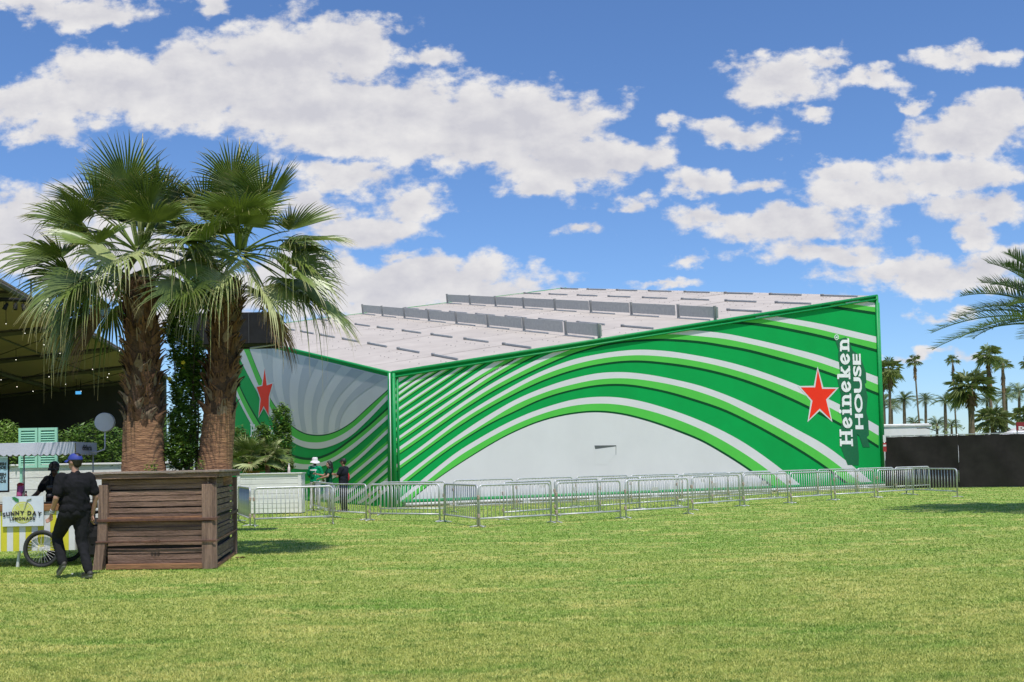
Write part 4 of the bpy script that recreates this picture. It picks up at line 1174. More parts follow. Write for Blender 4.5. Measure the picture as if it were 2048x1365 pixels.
exL = [(222, -58, .95, .9, .6, 2), (215, -34, .85, 1.0, .8, 0), (205, -46, .95, .95, .7, 0), (265, -2, .62, 1.0, .9, 1), (232, -22, .75, 1.05, 1.1, 0), (200, -14, .85, 1.1, .9, 0), (182, 14, 1.2, 1.2, .4, 0), (168, 36, 1.15, 1.15, .35, 0), (150, 52, 1.1, 1.1, .3, 0), (300, 55, .7, 1.0, .3, 0), (330, 20, .75, .95, .8, 0), (95, 78, .9, 1.0, .2, 0)]
exR = [(338, -56, .95, .8, .7, 2), (262, -24, .55, .92, .9, 1), (228, -36, .6, .9, .9, 0), (312, -30, .75, .95, .9, 1), (350, 2, .8, 1.0, .8, 0), (20, 22, .8, 1.0, .7, 0), (345, -20, .85, 1.0, 1.0, 0), (80, 70, .9, 1.0, .2, 0), (290, 40, .7, 1.0, .5, 0), (255, 30, .65, .95, .6, 0)]
big_palm('fan_palm', 'left fan palm of the pair in the wooden planter, straight shaggy trunk', axisL, radL, pz(835, D1), cL, leaf_set(rl, exL, 0), 31, 230)
big_palm('fan_palm', 'right fan palm of the pair in the wooden planter, leaning trunk', axisR, radR, pz(815, D2), cR, leaf_set(rr2, exR, 180), 47, 210)

LIN = mat('planter_liner', (0.03, 0.024, 0.02), (0.045, 0.035, 0.03), rough=0.95)
mb = MB(); ins = [PM @ Vector((0.07, 0.07, 0)), PM @ Vector((PWD - 0.07, 0.07, 0)), PM @ Vector((PWD - 0.07, 0, 0)) + e2 * (PDP - 0.05), PM @ Vector((0.07, 0, 0)) + e2 * (PDP - 0.05)]
mb.add([Vector((p.x, p.y, 0.02)) for p in ins] + [Vector((p.x, p.y, 1.40)) for p in ins], [(0, 1, 5, 4), (1, 2, 6, 5), (2, 3, 7, 6), (3, 0, 4, 7)])
mb.build('liner', LIN, pl_, q0)
# ------------------------------------------------------------------ leafy shrubs
SHRUB = mat('shrub_leaf', (0.12, 0.22, 0.030), (0.060, 0.13, 0.018), scale=6, rough=0.45, transl=0.25, rand=0.1)
SHRUBL = mat('shrub_leaf_light', (0.24, 0.36, 0.06), (0.14, 0.25, 0.035), scale=6, rough=0.45, transl=0.28)
YELLOW = mat('yellow_flower', (0.75, 0.60, 0.03), rough=0.6)
TWIG = mat('twig', (0.10, 0.075, 0.05), rough=0.9)
def leaves_in(mb, blobs, n, size, rr, up=0.3):
    """many pointed leaves spread over the surface and volume of lumpy blobs"""
    wts = [b[1][0] * b[1][2] for b in blobs]; tot = sum(wts)
    for (c, r), w in zip(blobs, wts):
        for _ in range(int(n * w / tot)):
            while True:
                p = Vector((rr.uniform(-1, 1), rr.uniform(-1, 1), rr.uniform(-1, 1)))
                if 0.15 < p.length < 1: break
            p *= (0.62 + 0.38 * rr.random()) / max(p.length, 0.4) if rr.random() < 0.7 else 1.0
            p *= 1 + 0.22 * math.sin(p.x * 7 + c[0]) * math.sin(p.z * 6 + p.y * 5)
            q = Vector(c) + Vector((p.x * r[0], p.y * r[1], p.z * r[2]))
            a = rr.random() * 6.283; u = Vector((math.cos(a), math.sin(a), rr.uniform(-.7, .7))).normalized()
            v = u.cross(Vector((rr.uniform(-.6, .6), rr.uniform(-.6, .6), 1)))
            v = v.normalized() if v.length > .1 else u.orthogonal().normalized()
            s = size * rr.uniform(0.6, 1.3); n_ = u.cross(v) * (s * 0.15)
            mb.add([q - u * s, q - v * (s * .42) + n_, q + u * s, q + v * (s * .42) + n_], [(0, 1, 2), (0, 2, 3)])
def shrub(name, label, base, blobs, n, size, seed, m=SHRUB, m2=SHRUBL, cat='shrub', stems=6, flowers=0, group=None):
    rr = random.Random(seed); base = Vector(base); root = empty(name, base, label, cat, group)
    mb = MB(); leaves_in(mb, blobs, int(n * .62), size, rr); mb.build('foliage', m, root, base)
    mb = MB(); leaves_in(mb, blobs, int(n * .38), size * .9, rr); mb.build('young_foliage', m2, root, base)
    for k in range(stems):
        c, r = blobs[k % len(blobs)]
        t = Vector(c) + Vector((rr.uniform(-.4, .4) * r[0], rr.uniform(-.4, .4) * r[1], rr.uniform(-.2, .5) * r[2]))
        md = base.lerp(t, .5) + Vector((rr.uniform(-.1, .1), rr.uniform(-.1, .1), 0))
        MB().tube([base + Vector((rr.uniform(-.1, .1), rr.uniform(-.1, .1), 0)), md, t], [.022, .014, .005], 5).build('stem', TWIG, root, base)
    for k in range(flowers):
        c, r = blobs[int(rr.random() * len(blobs))]
        p = Vector(c) + Vector((rr.uniform(-.8, .8) * r[0], -r[1] * rr.uniform(.7, 1), rr.uniform(-.8, .8) * r[2]))
        fb = MB()
        for j in range(5):
            a = 1.2566 * j; fb.ell(p + Vector((math.cos(a) * .02, -.005, math.sin(a) * .02)), (.018, .010, .018), 6, 4)
        fb.build('flower', YELLOW, root, base)
    return root
def B(px, py, dep, rx, ry, rz):
    return (at(px, py, dep), (rx, ry, rz))
b0 = PM @ Vector((PWD * .52, 1.35, 1.22))
shrub('flowering_shrub', 'tall dark green shrub with yellow flowers growing between the two palm trunks', b0,
      [B(362, 905, 16.4, .28, .35, .32), B(368, 850, 16.6, .26, .35, .40), B(375, 780, 16.9, .30, .4, .45), B(370, 700, 17.0, .27, .35, .42), B(362, 630, 17.0, .22, .3, .36), B(385, 590, 17.0, .22, .3, .3), B(340, 660, 17.0, .13, .2, .25), B(392, 740, 17.0, .22, .3, .4)],
      9500, 0.055, 3, flowers=9, stems=10)
for i, (px, lab) in enumerate(((300, 'small leafy sprig at the foot of the left palm trunk'), (395, 'small leafy sprig at the foot of the right palm trunk'))):
    p = at(px, 935, 15.75); p.z = 1.24
    shrub('leafy_sprig', lab, p, [(p + Vector((0, 0, .22)), (.10, .08, .2)), (p + Vector((.07, 0, .3)), (.06, .06, .16))], 90, .03, 60 + i, SHRUBL, SHRUBL, 'plant', 4)
# ------------------------------------------------------------------ lemonade cart
CY0, CY1 = 15.8, 16.55
cz_ = lambda y, d=CY0: at(100, y, d).z
cx_ = lambda x, d=CY0: at(x, 1000, d).x
CXR, CXL = cx_(150), cx_(150) - 2.15
YEL = mat('cart_yellow', (0.62, 0.56, 0.03), (0.56, 0.50, 0.03), scale=3, rough=0.5)
CWH = mat('cart_white', (0.66, 0.66, 0.66), (0.58, 0.58, 0.59), scale=3, rough=0.5)
CWOOD = mat('cart_counter_wood', (0.26, 0.12, 0.045), (0.18, 0.08, 0.03), scale=6, rough=0.5, stretch=(.5, 4, 4))
CANV = mat('lavender_canvas', (0.50, 0.50, 0.58), (0.46, 0.46, 0.54), scale=3, rough=0.85, bump=0.2, bscale=12)
TYRE = mat('tyre_rubber', (0.018, 0.018, 0.018), (0.03, 0.03, 0.03), rough=0.7)
CHROME = mat('bright_spoke', (0.6, 0.6, 0.59), (0.5, 0.5, 0.5), rough=0.55, metal=0.3)
BLK = mat('matt_black', (0.014, 0.014, 0.015), (0.02, 0.02, 0.022), rough=0.8, spec=0.2)
INK = mat('lettering_ink', (0.02, 0.02, 0.022), rough=0.7)
cb = Vector((CXR, CY0, 0))
cart = empty('lemonade_cart', cb, 'yellow and white striped lemonade cart with lavender awning and spoked wheels', 'cart')
zb, zt, zc0 = cz_(1100), cz_(1022), cz_(1009)
MB().box(CXL + .02, CXR - .02, CY0 + .02, CY1, zb, zt).build('body', CWH, cart, cb)
n = 22; w = (CXR - CXL) / n
for k in range(n):
    ph = k
    MB().box(CXL + k * w + .001, CXL + (k + 1) * w - .001, CY0 - .004, CY0 + .018, zb - .01, zt - .002).build('stripe_panel', YEL if k % 2 == 0 else CWH, cart, cb)
for k in range(7):
    y0 = CY0 + .02 + k * (CY1 - CY0) / 7
    MB().box(CXR - .018, CXR + .004, y0, y0 + (CY1 - CY0) / 7 - .002, zb - .01, zt - .002).build('stripe_panel', YEL if k % 2 else CWH, cart, cb)
MB().box(CXL - .04, CXR + .04, CY0 - .04, CY1 + .03, zt, zc0, ch=.008).build('counter_top', CWOOD, cart, cb)
def wheel(x, y, r):
    c = Vector((x, y, r)); RX = Matrix.Rotation(math.pi / 2, 3, 'X')
    prof = [(r - .055, -.012), (r - .045, -.022), (r - .02, -.026), (r - .004, -.014), (r, 0), (r - .004, .014), (r - .02, .026), (r - .045, .022), (r - .055, .012), (r - .055, -.012)]
    mb = MB(); vs, fs = [], []
    N_ = 40
    for (a, b) in prof:
        for k in range(N_):
            t = 6.28318 * k / N_; vs.append(c + Vector((a * math.cos(t), b, a * math.sin(t))))
    for i in range(len(prof) - 1):
        for k in range(N_):
            k2 = (k + 1) % N_; fs.append((i * N_ + k, i * N_ + k2, (i + 1) * N_ + k2, (i + 1) * N_ + k))
    wh = mb.add(vs, fs).build('wheel', TYRE, cart, cb, smooth=True)
    rim = MB(); rim.tube([c + Vector(((r - .062) * math.cos(6.28318 * k / 32), 0, (r - .062) * math.sin(6.28318 * k / 32))) for k in range(33)], .009, 6, cap=False); rim.build('rim', BLK, wh, cb)
    MB().lathe([(.012, -.05), (.03, -.045), (.03, -.03), (.016, -.025), (.016, .025), (.03, .03), (.03, .045)], c, 12, RX).build('hub', CHROME, wh, cb)
    for k in range(28):
        t = 6.28318 * k / 28 + (0.12 if k % 2 else -0.12); t2 = 6.28318 * k / 28; s = -.035 if k % 2 else .035
        MB().tube([c + Vector((.028 * math.cos(t), s, .028 * math.sin(t))), c + Vector(((r - .062) * math.cos(t2), 0, (r - .062) * math.sin(t2)))], .0022, 4, cap=False).build('spoke', CHROME, wh, cb)
wheel(cx_(88), CY0 - .07, 0.295)
wheel(cx_(88) - 1.15, CY0 - .07, 0.295)
wheel(cx_(88), CY1 + .07, 0.295)
for x in (cx_(33), CXL + .3):
    MB().tube([(x, CY0 + .1, zb), (x - .03, CY0 + .1, 0.0)], .025, 8).build('leg', CWH, cart, cb)
MB().tube([(cx_(88), CY0 - .1, .295), (cx_(88), CY1 + .1, .295)], .015, 8).build('axle', BLK, cart, cb)
# awning with scalloped valance
za, zv = cz_(885), cz_(910)
mb = MB().box(CXL, CXR, CY0, CY1 + .05, za - .03, za, ch=.01); mb.build('awning_roof', CANV, cart, cb)
def valance(p, q, nsc):
    p, q = Vector(p), Vector(q); mb = MB(); K = nsc * 6; n_ = Vector(((q - p).y, -(q - p).x, 0)).normalized() * .006
    for i in range(K + 1):
        t = i / K; c = p.lerp(q, t); lo = zv + .018 - .03 * abs(math.sin(t * nsc * math.pi))
        wv_ = n_ * (1 + .35 * math.sin(t * nsc * 1.1))
        for z in (za - .002, (za + lo) / 2, lo): mb.v.append((c.x + wv_.x, c.y + wv_.y, z)); mb.t.append(0)
        if i:
            a = 3 * i
            mb.f += [(a - 3, a, a + 1, a - 2), (a - 2, a + 1, a + 2, a - 1)]
    return mb.build('valance', CANV, cart, cb)
valance((CXL, CY0 - .008, 0), (CXR, CY0 - .008, 0), 22)
valance((CXR + .008, CY0, 0), (CXR + .008, CY1 + .05, 0), 8)
valance((CXR, CY1 + .06, 0), (CXL, CY1 + .06, 0), 22)
POLE = mat('cart_pole', (0.42, 0.42, 0.45), (0.36, 0.36, 0.38), rough=0.4, metal=0.5)
for (x, y) in ((CXR - .03, CY0 + .03), (CXR - .03, CY1), (cx_(48, CY1), CY1), (CXL + .03, CY0 + .03)):
    MB().tube([(x, y, zc0), (x, y, za - .03)], .013, 8).build('awning_pole', POLE, cart, cb, smooth=True)
# printing on the side valance
side_m = frame((CXR + .022, CY0 + .22, (za + zv) / 2 - .03), (0, 1, 0))
vs_, fs_ = text_mesh('feria', .125, .004); MB().add([side_m @ Vector((v.x + .13, -.004, v.y)) for v in vs_], fs_).build('printed_name', INK, cart, cb)
mb = MB()
for k in range(2):
    mb.tube([side_m @ Vector((.03 + k * .065 + .026 * math.cos(t), -.004, .028 + .028 * math.sin(t))) for t in [6.283 * i / 14 for i in range(15)]], .0045, 4, cap=False)
mb.tube([side_m @ Vector(p) for p in ((.03, -.004, .03), (.05, -.004, .085), (.085, -.004, .08), (.095, -.004, .03))], .0045, 4)
mb.build('printed_bicycle', INK, cart, cb)
# round light-box sign on a bent pole
sc_ = at(210, 845, CY1 - .2)
mb = MB(); rp = [Vector((CXR, CY1 - .2, cz_(905))), Vector((CXR + .12, CY1 - .2, cz_(905))), Vector((sc_.x - .01, CY1 - .2, cz_(900))), Vector((sc_.x, CY1 - .2, cz_(893))), Vector((sc_.x, CY1 - .2, sc_.z - .14))]
MB().tube(rp, .012, 8).build('sign_pole', CANV, cart, cb, smooth=True)
RXm = Matrix.Rotation(math.radians(10), 3, 'Z') @ Matrix.Rotation(math.pi / 2, 3, 'X')
MB().lathe([(.10, -.052), (.148, -.05), (.156, -.04), (.156, .04), (.148, .05), (.10, .052)], sc_, 28, RXm).build('round_sign', CANV, cart, cb, smooth=False)
# push handle and hanging bag at the right end
MB().tube([(CXR, CY0 + .1, .80), (CXR + .25, CY0 + .1, .86), (CXR + .33, CY0 + .12, .86), (CXR + .33, CY1 - .1, .86), (CXR, CY1 - .1, .80)], .014, 8).build('push_handle', BLK, cart, cb, smooth=True)
for k in range(3):
    MB().tube([(CXR + .1, CY0 + .2, .84 - .02 * k), (CXR + .24, CY0 + .12 + .03 * k, .74), (CXR + .2 - .04 * k, CY0 + .15, .55), (CXR + .02, CY0 + .2, .60)], .005, 5).build('brake_cable', BLK, cart, cb)
mb = MB(); mb.ell((CXR + .20, CY0 + .35, .45), (.14, .20, .30), 12, 8); mb.box(CXR + .08, CXR + .32, CY0 + .18, CY0 + .52, .12, .5, ch=.05)
tag(mb.build('black_bag', BLK), 'black bag hanging from the push handle of the lemonade cart', 'bag')
# front board with the lemon
s0, s1 = at(5, 994, CY0 - .05), at(87, 1052, CY0 - .05)
SX0, SX1, SZ1, SZ0, SY = s0.x, s1.x, s0.z, s1.z, CY0 - .05
bd_ = empty('lemonade_sign', (SX0, SY, SZ0), 'pale board with lemon slice and lemonade lettering on the cart front', 'sign'); sb = Vector((SX0, SY, SZ0))
MB().box(SX0, SX1, SY, SY + .008, SZ0, SZ1).build('board', mat('board_pale', (0.62, 0.66, 0.72), (0.56, 0.60, 0.66), scale=5, rough=0.55), bd_, sb)
SW = SX1 - SX0; lc = Vector((SX0 + SW * .5, SY, (SZ0 + SZ1) / 2 - .02))
def disc(r, off, m, name, c=lc, n=32, a0=0, a1=6.28318, r0=0.0, parent=bd_, base=sb):
    mb = MB(); vs, fs = [], []
    for i in range(n + 1):
        t = a0 + (a1 - a0) * i / n; e = Vector((math.cos(t), 0, math.sin(t)))
        vs += [c + e * r0 + Vector((0, -off, 0)), c + e * r + Vector((0, -off, 0))]
        if i: fs.append((2 * i - 2, 2 * i - 1, 2 * i + 1, 2 * i))
    return mb.add(vs, fs).build(name, m, parent, base)
LEM = mat('lemon_rind', (0.60, 0.58, 0.06), rough=0.6); LEM2 = mat('lemon_flesh', (0.60, 0.62, 0.16), rough=0.6); LEM3 = mat('lemon_pith', (0.64, 0.66, 0.42), rough=0.6)
disc(.172, .003, LEM, 'lemon_rind'); disc(.158, .005, LEM3, 'lemon_pith')
for k in range(9):
    disc(.145, .007, LEM2, 'lemon_segment', n=5, a0=k * .698 + .05, a1=k * .698 + .648, r0=.02)
lf = MB(); L0 = lc + Vector((-.06, -.010, .165))
lf.add([L0, L0 + Vector((-.05, 0, .01)), L0 + Vector((-.115, 0, .075)), L0 + Vector((-.07, 0, .085)), L0 + Vector((-.005, 0, .05))], [(0, 4, 3, 2, 1)]); lf.build('lemon_leaf', mat('print_leaf', (0.02, 0.20, 0.05), rough=0.6), bd_, sb)
MB().tube([lc + Vector((.03, -.012, .06)), lc + Vector((.075, -.012, .20)), lc + Vector((.135, -.012, .215))], .008, 5).build('printed_straw', mat('straw_grey', (0.35, 0.38, 0.30), rough=0.6), bd_, sb)
def arched(body, size, zoff, bend, m=INK, bold=.010, sp=1.04):
    x = 0; its = []
    for ch in body:
        if ch == ' ': x += size * .42; continue
        vs, fs = text_mesh(ch, size, bold * size); mn = min(v.x for v in vs); mxx = max(v.x for v in vs)
        its.append((x, mn, vs, fs)); x += (mxx - mn) + size * .10
        its[-1] += (mxx - mn,)
    for (x0, mn, vs, fs, wd) in its:
        cxm = x0 + wd / 2 - x / 2; ang = -cxm * bend; R3 = Matrix.Rotation(-ang, 3, 'Y')
        MB().add([lc + Vector((cxm, -.014, zoff - bend * cxm * cxm / 2)) + R3 @ Vector((v.x - mn - wd / 2, 0, v.y)) for v in vs], fs).build('letter', m, bd_, sb)
arched('SUNNY DAY', .086, -.035, 0.6, bold=.055)
arched('LEMONADE', .066, -.115, 0.25, bold=.05)
# menu board cut by the left edge
m0, m1 = at(-55, 911, CY0 + .1), at(17, 985, CY0 + .1)
mbz = empty('menu_board', (m0.x, CY0 + .1, zc0), 'pale blue menu board with dark lettering at the left edge of the cart', 'sign'); mbb = Vector((m0.x, CY0 + .1, zc0))
MB().box(m0.x, m1.x, CY0 + .1, CY0 + .13, m1.z, m0.z).build('frame', BLK, mbz, mbb)
MB().box(m0.x + .012, m1.x - .012, CY0 + .094, CY0 + .099, m1.z + .03, m0.z - .012).build('panel', mat('menu_blue', (0.36, 0.52, 0.62), (0.32, 0.47, 0.57), rough=0.5), mbz, mbb)
MB().tube([((m0.x + m1.x) / 2, CY0 + .115, zc0), ((m0.x + m1.x) / 2, CY0 + .115, m1.z)], .012, 6).build('stand', BLK, mbz, mbb)
for k, tx in enumerate(('FRESH', 'LEMONADE', None, 'FRESH', 'STRAWBERRY', 'LEMONADE')):
    if not tx: continue
    vs_, fs_ = text_mesh(tx, .062, .003); wd = max(v.x for v in vs_)
    MB().add([(m1.x - .035 - wd + v.x, CY0 + .090, m0.z - .17 - k * .055 + v.y) for v in vs_], fs_).build('lettering', INK, mbz, mbb)
# things on the counter
GLS = bpy.data.materials.new('pink_drink'); GLS.use_nodes = True
b_ = GLS.node_tree.nodes['Principled BSDF']; b_.inputs['Base Color'].default_value = (0.50, 0.10, 0.26, 1); b_.inputs['Roughness'].default_value = 0.12; b_.inputs['Transmission Weight'].default_value = 0.25
p = at(41, 990, CY0 + .3); p.z = zc0
dr = empty('drink_dispenser', p, 'tall slanted pink cup stack on the cart counter beside the menu board', 'dispenser')
MB().tube([p + Vector((-.03, 0, 0)), p + Vector((0, 0, .30))], [.045, .05], 14).build('cup_stack', GLS, dr, p, smooth=True)
MB().lathe([(.052, 0), (.055, .02), (.03, .045), (.012, .05)], p + Vector((0, 0, .30)), 14).build('lid', mat('red_lid', (0.35, 0.02, 0.04), rough=0.4), dr, p)
p = at(52, 990, CY0 + .25); p.z = zc0
bt = empty('syrup_bottle', p, 'small dark red bottle standing on the cart counter', 'bottle')
MB().lathe([(.035, 0), (.036, .09), (.03, .12), (.012, .15), (.011, .19)], p, 12).build('body', mat('dark_syrup', (0.10, 0.01, 0.02), rough=0.2), bt, p, smooth=True)
MB().lathe([(.014, 0), (.014, .03)], p + Vector((0, 0, .185)), 10).build('stopper', BLK, bt, p)
p = at(103, 995, CY0 + .35); p.z = zc0
pr = empty('citrus_press', p, 'tall black hand press standing on the cart counter before the vendor', 'press')
MB().box(p.x - .10, p.x + .12, p.y - .12, p.y + .12, zc0, zc0 + .03, ch=.008).build('base', BLK, pr, p)
MB().tube([p + Vector((0, 0, .02)), p + Vector((0, 0, .50))], .016, 8).build('column', BLK, pr, p, smooth=True)
MB().tube([p + Vector((-.04, 0, .44)), p + Vector((.0, 0, .5)), p + Vector((.02, 0, .66))], .012, 8).build('lever', BLK, pr, p, smooth=True)
MB().lathe([(.02, 0), (.05, .02), (.055, .06), (.03, .075)], p + Vector((.0, -.05, .22)), 14).build('cup', DARKM, pr, p, smooth=True)
MB().lathe([(.05, 0), (.045, .05), (.02, .06)], p + Vector((.0, -.05, .10)), 14).build('funnel', DARKM, pr, p, smooth=True)

# ------------------------------------------------------------------ people
def human(label, loc, rz, J, sc=1.0, girth=1.0, skin=(0.42, 0.22, 0.14), shirt=None, trousers=None, shoes=(0.03, 0.03, 0.03), sleeve=0.62, hair=(0.012, 0.009, 0.008),
          head_yaw=0.0, head_pitch=0.0, voxel=0.016, long_hair=False, cap=None, bucket=None, skirt=None, extra=None, seed=0, hair_short=True):
    root = empty('person', loc, label, 'person', rz=rz); root.scale = (sc, sc, sc)
    sk = mat('skin_%d' % seed, skin, tuple(v * .88 for v in skin), scale=12, rough=0.55)
    g = girth
    V3 = {k: Vector(v) for k, v in J.items()}
    body = MB()
    # torso and limbs of one continuous body
    for (c, r) in ((V3['pelvis'], (.150 * g, .105 * g, .12)), (V3['waist'], (.135 * g, .10 * g, .15)), (V3['chest'], (.160 * g, .108 * g, .17))):
        body.ell(c, r, 16, 10)
    body.cap(V3['pelvis'], V3['waist'], .11 * g, .11 * g); body.cap(V3['waist'], V3['chest'], .11 * g, .12 * g)
    body.cap(V3['shl'], V3['shr'], .055, .055); body.cap(V3['chest'], V3['neck'], .07, .055); body.cap(V3['neck'], V3['head'], .052, .05)
    for s in 'lr':
        body.cap(V3['hip' + s], V3['kn' + s], .078 * g, .053); body.cap(V3['kn' + s], V3['an' + s], .052, .036); body.cap(V3['an' + s], V3['to' + s], .036, .03)
        body.cap(V3['sh' + s], V3['el' + s], .050 * g, .040); body.cap(V3['el' + s], V3['wr' + s], .041, .026)
    hm = Matrix.Rotation(head_yaw, 3, 'Z') @ Matrix.Rotation(head_pitch, 3, 'X'); H = V3['head']
    hp = lambda x, y, z: H + hm @ Vector((x, y, z))
    body.ell(hp(0, -.012, .025), (.074, .092, .098), 16, 12, hm); body.ell(hp(0, .022, -.045), (.056, .064, .068), 14, 10, hm)
    body.cap(hp(0, .082, .008), hp(0, .100, -.022), .010, .013, 8); body.ell(hp(0, .078, -.062), (.024, .012, .010), 8, 6, hm)
    for s in (-1, 1):
        body.ell(hp(.076 * s, -.008, -.005), (.010, .020, .032), 8, 8, hm); body.ell(hp(.03 * s, .072, .030), (.026, .014, .010), 8, 6, hm)
    bo = bpy.data.objects.new('body', remesh(body, voxel, 3)); bo.data.materials.append(sk); COL.objects.link(bo); bo.parent = root
    for s in (-1, 1):
        MB().ell(hp(.030 * s, .079, .016), (.013, .007, .007), 8, 6, hm).build('eye', mat('eye_dark', (.02, .015, .012), rough=.3), root, smooth=True)
    # hands: palm, four unequal fingers and a thumb off the side of the palm
    for s in 'lr':
        w, e = V3['wr' + s], V3['el' + s]; d = (w - e).normalized(); sd = -1 if s == 'l' else 1
        fwd = J.get('curl' + s, (0, 1, 0)); fwd = (Vector(fwd) - d * Vector(fwd).dot(d)).normalized(); side_ = d.cross(fwd)
        hb = MB(); pc = w + d * .055
        hb.cap(w + d * .01, w + d * .085, .028, .030, 10, 0.55, side_)
        for i, (o, l) in enumerate(((-.027, .062), (-.009, .072), (.009, .068), (.027, .052))):
            k0 = w + d * .09 + fwd * o; k1 = k0 + d * (l * .55) + side_ * (.012 * sd); k2 = k1 + d * (l * .35) + side_ * (.030 * sd)
            hb.cap(k0, k1, .0095, .009, 8); hb.cap(k1, k2, .009, .0075, 8)
        t0_ = w + d * .035 + fwd * -.025; t1_ = t0_ + d * .03 + fwd * -.03; t2_ = t1_ + d * .035 + side_ * (.012 * sd)
        hb.cap(t0_, t1_, .012, .0105, 8); hb.cap(t1_, t2_, .010, .008, 8)
        ho = bpy.data.objects.new('hand', remesh(hb, .0055, 2)); ho.data.materials.append(sk); COL.objects.link(ho); ho.parent = root
    def cloth(name, mb, m, vx=voxel):
        o = bpy.data.objects.new(name, remesh(mb, vx, 3))
        if name in ('shirt', 'trousers'): wrinkle(o.data, .010 if name == 'shirt' else .008, seed + (2 if name == 'shirt' else 5))
        elif name == 'hair': wrinkle(o.data, .004, seed)
        o.data.materials.append(m); COL.objects.link(o); o.parent = root; return o
    sm = mat('cloth_shirt_%d' % seed, shirt, tuple(v * .8 for v in shirt), scale=6, rough=.9, bump=.5, bscale=9, spec=.1)
    tm = mat('cloth_trousers_%d' % seed, trousers, tuple(v * .8 for v in trousers), scale=6, rough=.9, bump=.5, bscale=9, spec=.1)
    mb = MB()
    for (c, r) in ((V3['pelvis'] + Vector((0, 0, .03)), (.172 * g, .128 * g, .12)), (V3['waist'], (.165 * g, .128 * g, .16)), (V3['chest'], (.178 * g, .128 * g, .185))):
        mb.ell(c, r, 16, 10)
    mb.cap(V3['pelvis'] + Vector((0, 0, .05)), V3['chest'], .125 * g, .135 * g); mb.cap(V3['shl'], V3['shr'], .068, .068); mb.cap(V3['chest'] + Vector((0, 0, .08)), V3['neck'] - Vector((0, 0, .02)), .09, .07)
    for s in 'lr':
        m_ = V3['sh' + s].lerp(V3['el' + s], sleeve); mb.cap(V3['sh' + s], m_, .068 * g, .066)
    so = cloth('shirt', mb, sm)
    mb = MB(); mb.ell(V3['pelvis'] - Vector((0, 0, .02)), (.160 * g, .118 * g, .11), 16, 10)
    for s in 'lr':
        mb.cap(V3['hip' + s], V3['kn' + s], .098 * g, .074); mb.cap(V3['kn' + s], V3['an' + s].lerp(V3['kn' + s], .06), .072, .060)
    to_ = cloth('trousers', mb, tm)
    for s in 'lr':
        mb = MB(); a, t = V3['an' + s], V3['to' + s]; d = (t - a); hl = a - d * .28 - Vector((0, 0, .035)); hl.z = max(hl.z, t.z * .9)
        mb.cap(hl, t, .043, .040, 10, 0.9, (1, 0, 0)); mb.cap(a + Vector((0, 0, .0)), hl.lerp(t, .35), .046, .042, 10)
        shoe = bpy.data.objects.new('shoe', remesh(mb, .012, 2)); shoe.data.materials.append(mat('shoe_%d' % seed, shoes, rough=.6)); COL.objects.link(shoe); shoe.parent = root
        sl = MB(); sl.cap(hl - Vector((0, 0, .028)), t - Vector((0, 0, .024)), .034, .033, 10, 0.9, (1, 0, 0))
        sl.build('sole', mat('sole_%d' % seed, tuple(min(.5, v * 2.5 + .06) for v in shoes), rough=.8), shoe)
    hmat = mat('hair_%d' % seed, hair, tuple(v * .6 for v in hair), scale=30, rough=.5)
    if hair_short:
        mb = MB(); mb.ell(hp(0, -.028, .036), (.080, .088, .098), 16, 12, hm); mb.ell(hp(0, -.050, -.02), (.066, .050, .062), 12, 8, hm)
        cloth('hair', mb, hmat, .012)
    if long_hair:
        mb = MB(); mb.ell(hp(0, -.025, .040), (.088, .095, .10), 16, 12, hm)
        for (x, y, z, r) in ((-.07, -.03, -.02, .045), (.07, -.03, -.02, .045), (0, -.09, -.05, .075), (-.085, .0, -.12, .04), (.085, -.02, -.12, .045), (0, -.10, -.17, .08), (-.08, .03, -.24, .04), (.09, -.03, -.26, .05), (.03, -.10, -.30, .07)):
            mb.ell(hp(x, y, z), (r, r, r * 1.9), 10, 8, hm)
        cloth('hair', mb, hmat, .014)
    if cap:
        cm = mat('cap_%d' % seed, cap, tuple(v * .85 for v in cap), scale=10, rough=.7)
        prof = []
        mb = MB(); vs, fs = [], []; N_ = 22
        for i in range(9):
            a = math.pi / 2 * i / 8
            for k in range(N_):
                t = 6.28318 * k / N_; vs.append(hp(.089 * math.cos(a) * math.cos(t), -.014 + .106 * math.cos(a) * math.sin(t), .038 + .092 * math.sin(a)))
        for i in range(8):
            for k in range(N_):
                k2 = (k + 1) % N_; fs.append((i * N_ + k, i * N_ + k2, (i + 1) * N_ + k2, (i + 1) * N_ + k))
        co = mb.add(vs, fs).build('cap', cm, root, smooth=True)
        mb = MB(); vs, fs = [], []
        for i in range(9):
            t = math.radians(25 + 130 * i / 8); c_, s_ = math.cos(t), math.sin(t)
            for (k, dz) in ((1.0, .0), (1.45 * (0.72 + .28 * s_), -.012), (1.68 * (0.72 + .28 * s_), -.026)):
                vs.append(hp(.088 * c_ * min(k, 1.15), -.014 + .104 * s_ * k, .044 + dz - .02 * c_ * c_))
        for i in range(8):
            for j in range(2):
                a = i * 3 + j; fs.append((a, a + 1, a + 4, a + 3))
        nv = len(vs); vs += [v - Vector((0, 0, .006)) for v in vs]; fs += [tuple(reversed([i + nv for i in f])) for f in list(fs)]
        mb.add(vs, fs).build('brim', cm, co, smooth=True)
        MB().ell(hp(0, -.014, .130), (.010, .010, .006), 8, 5).build('button', cm, co)
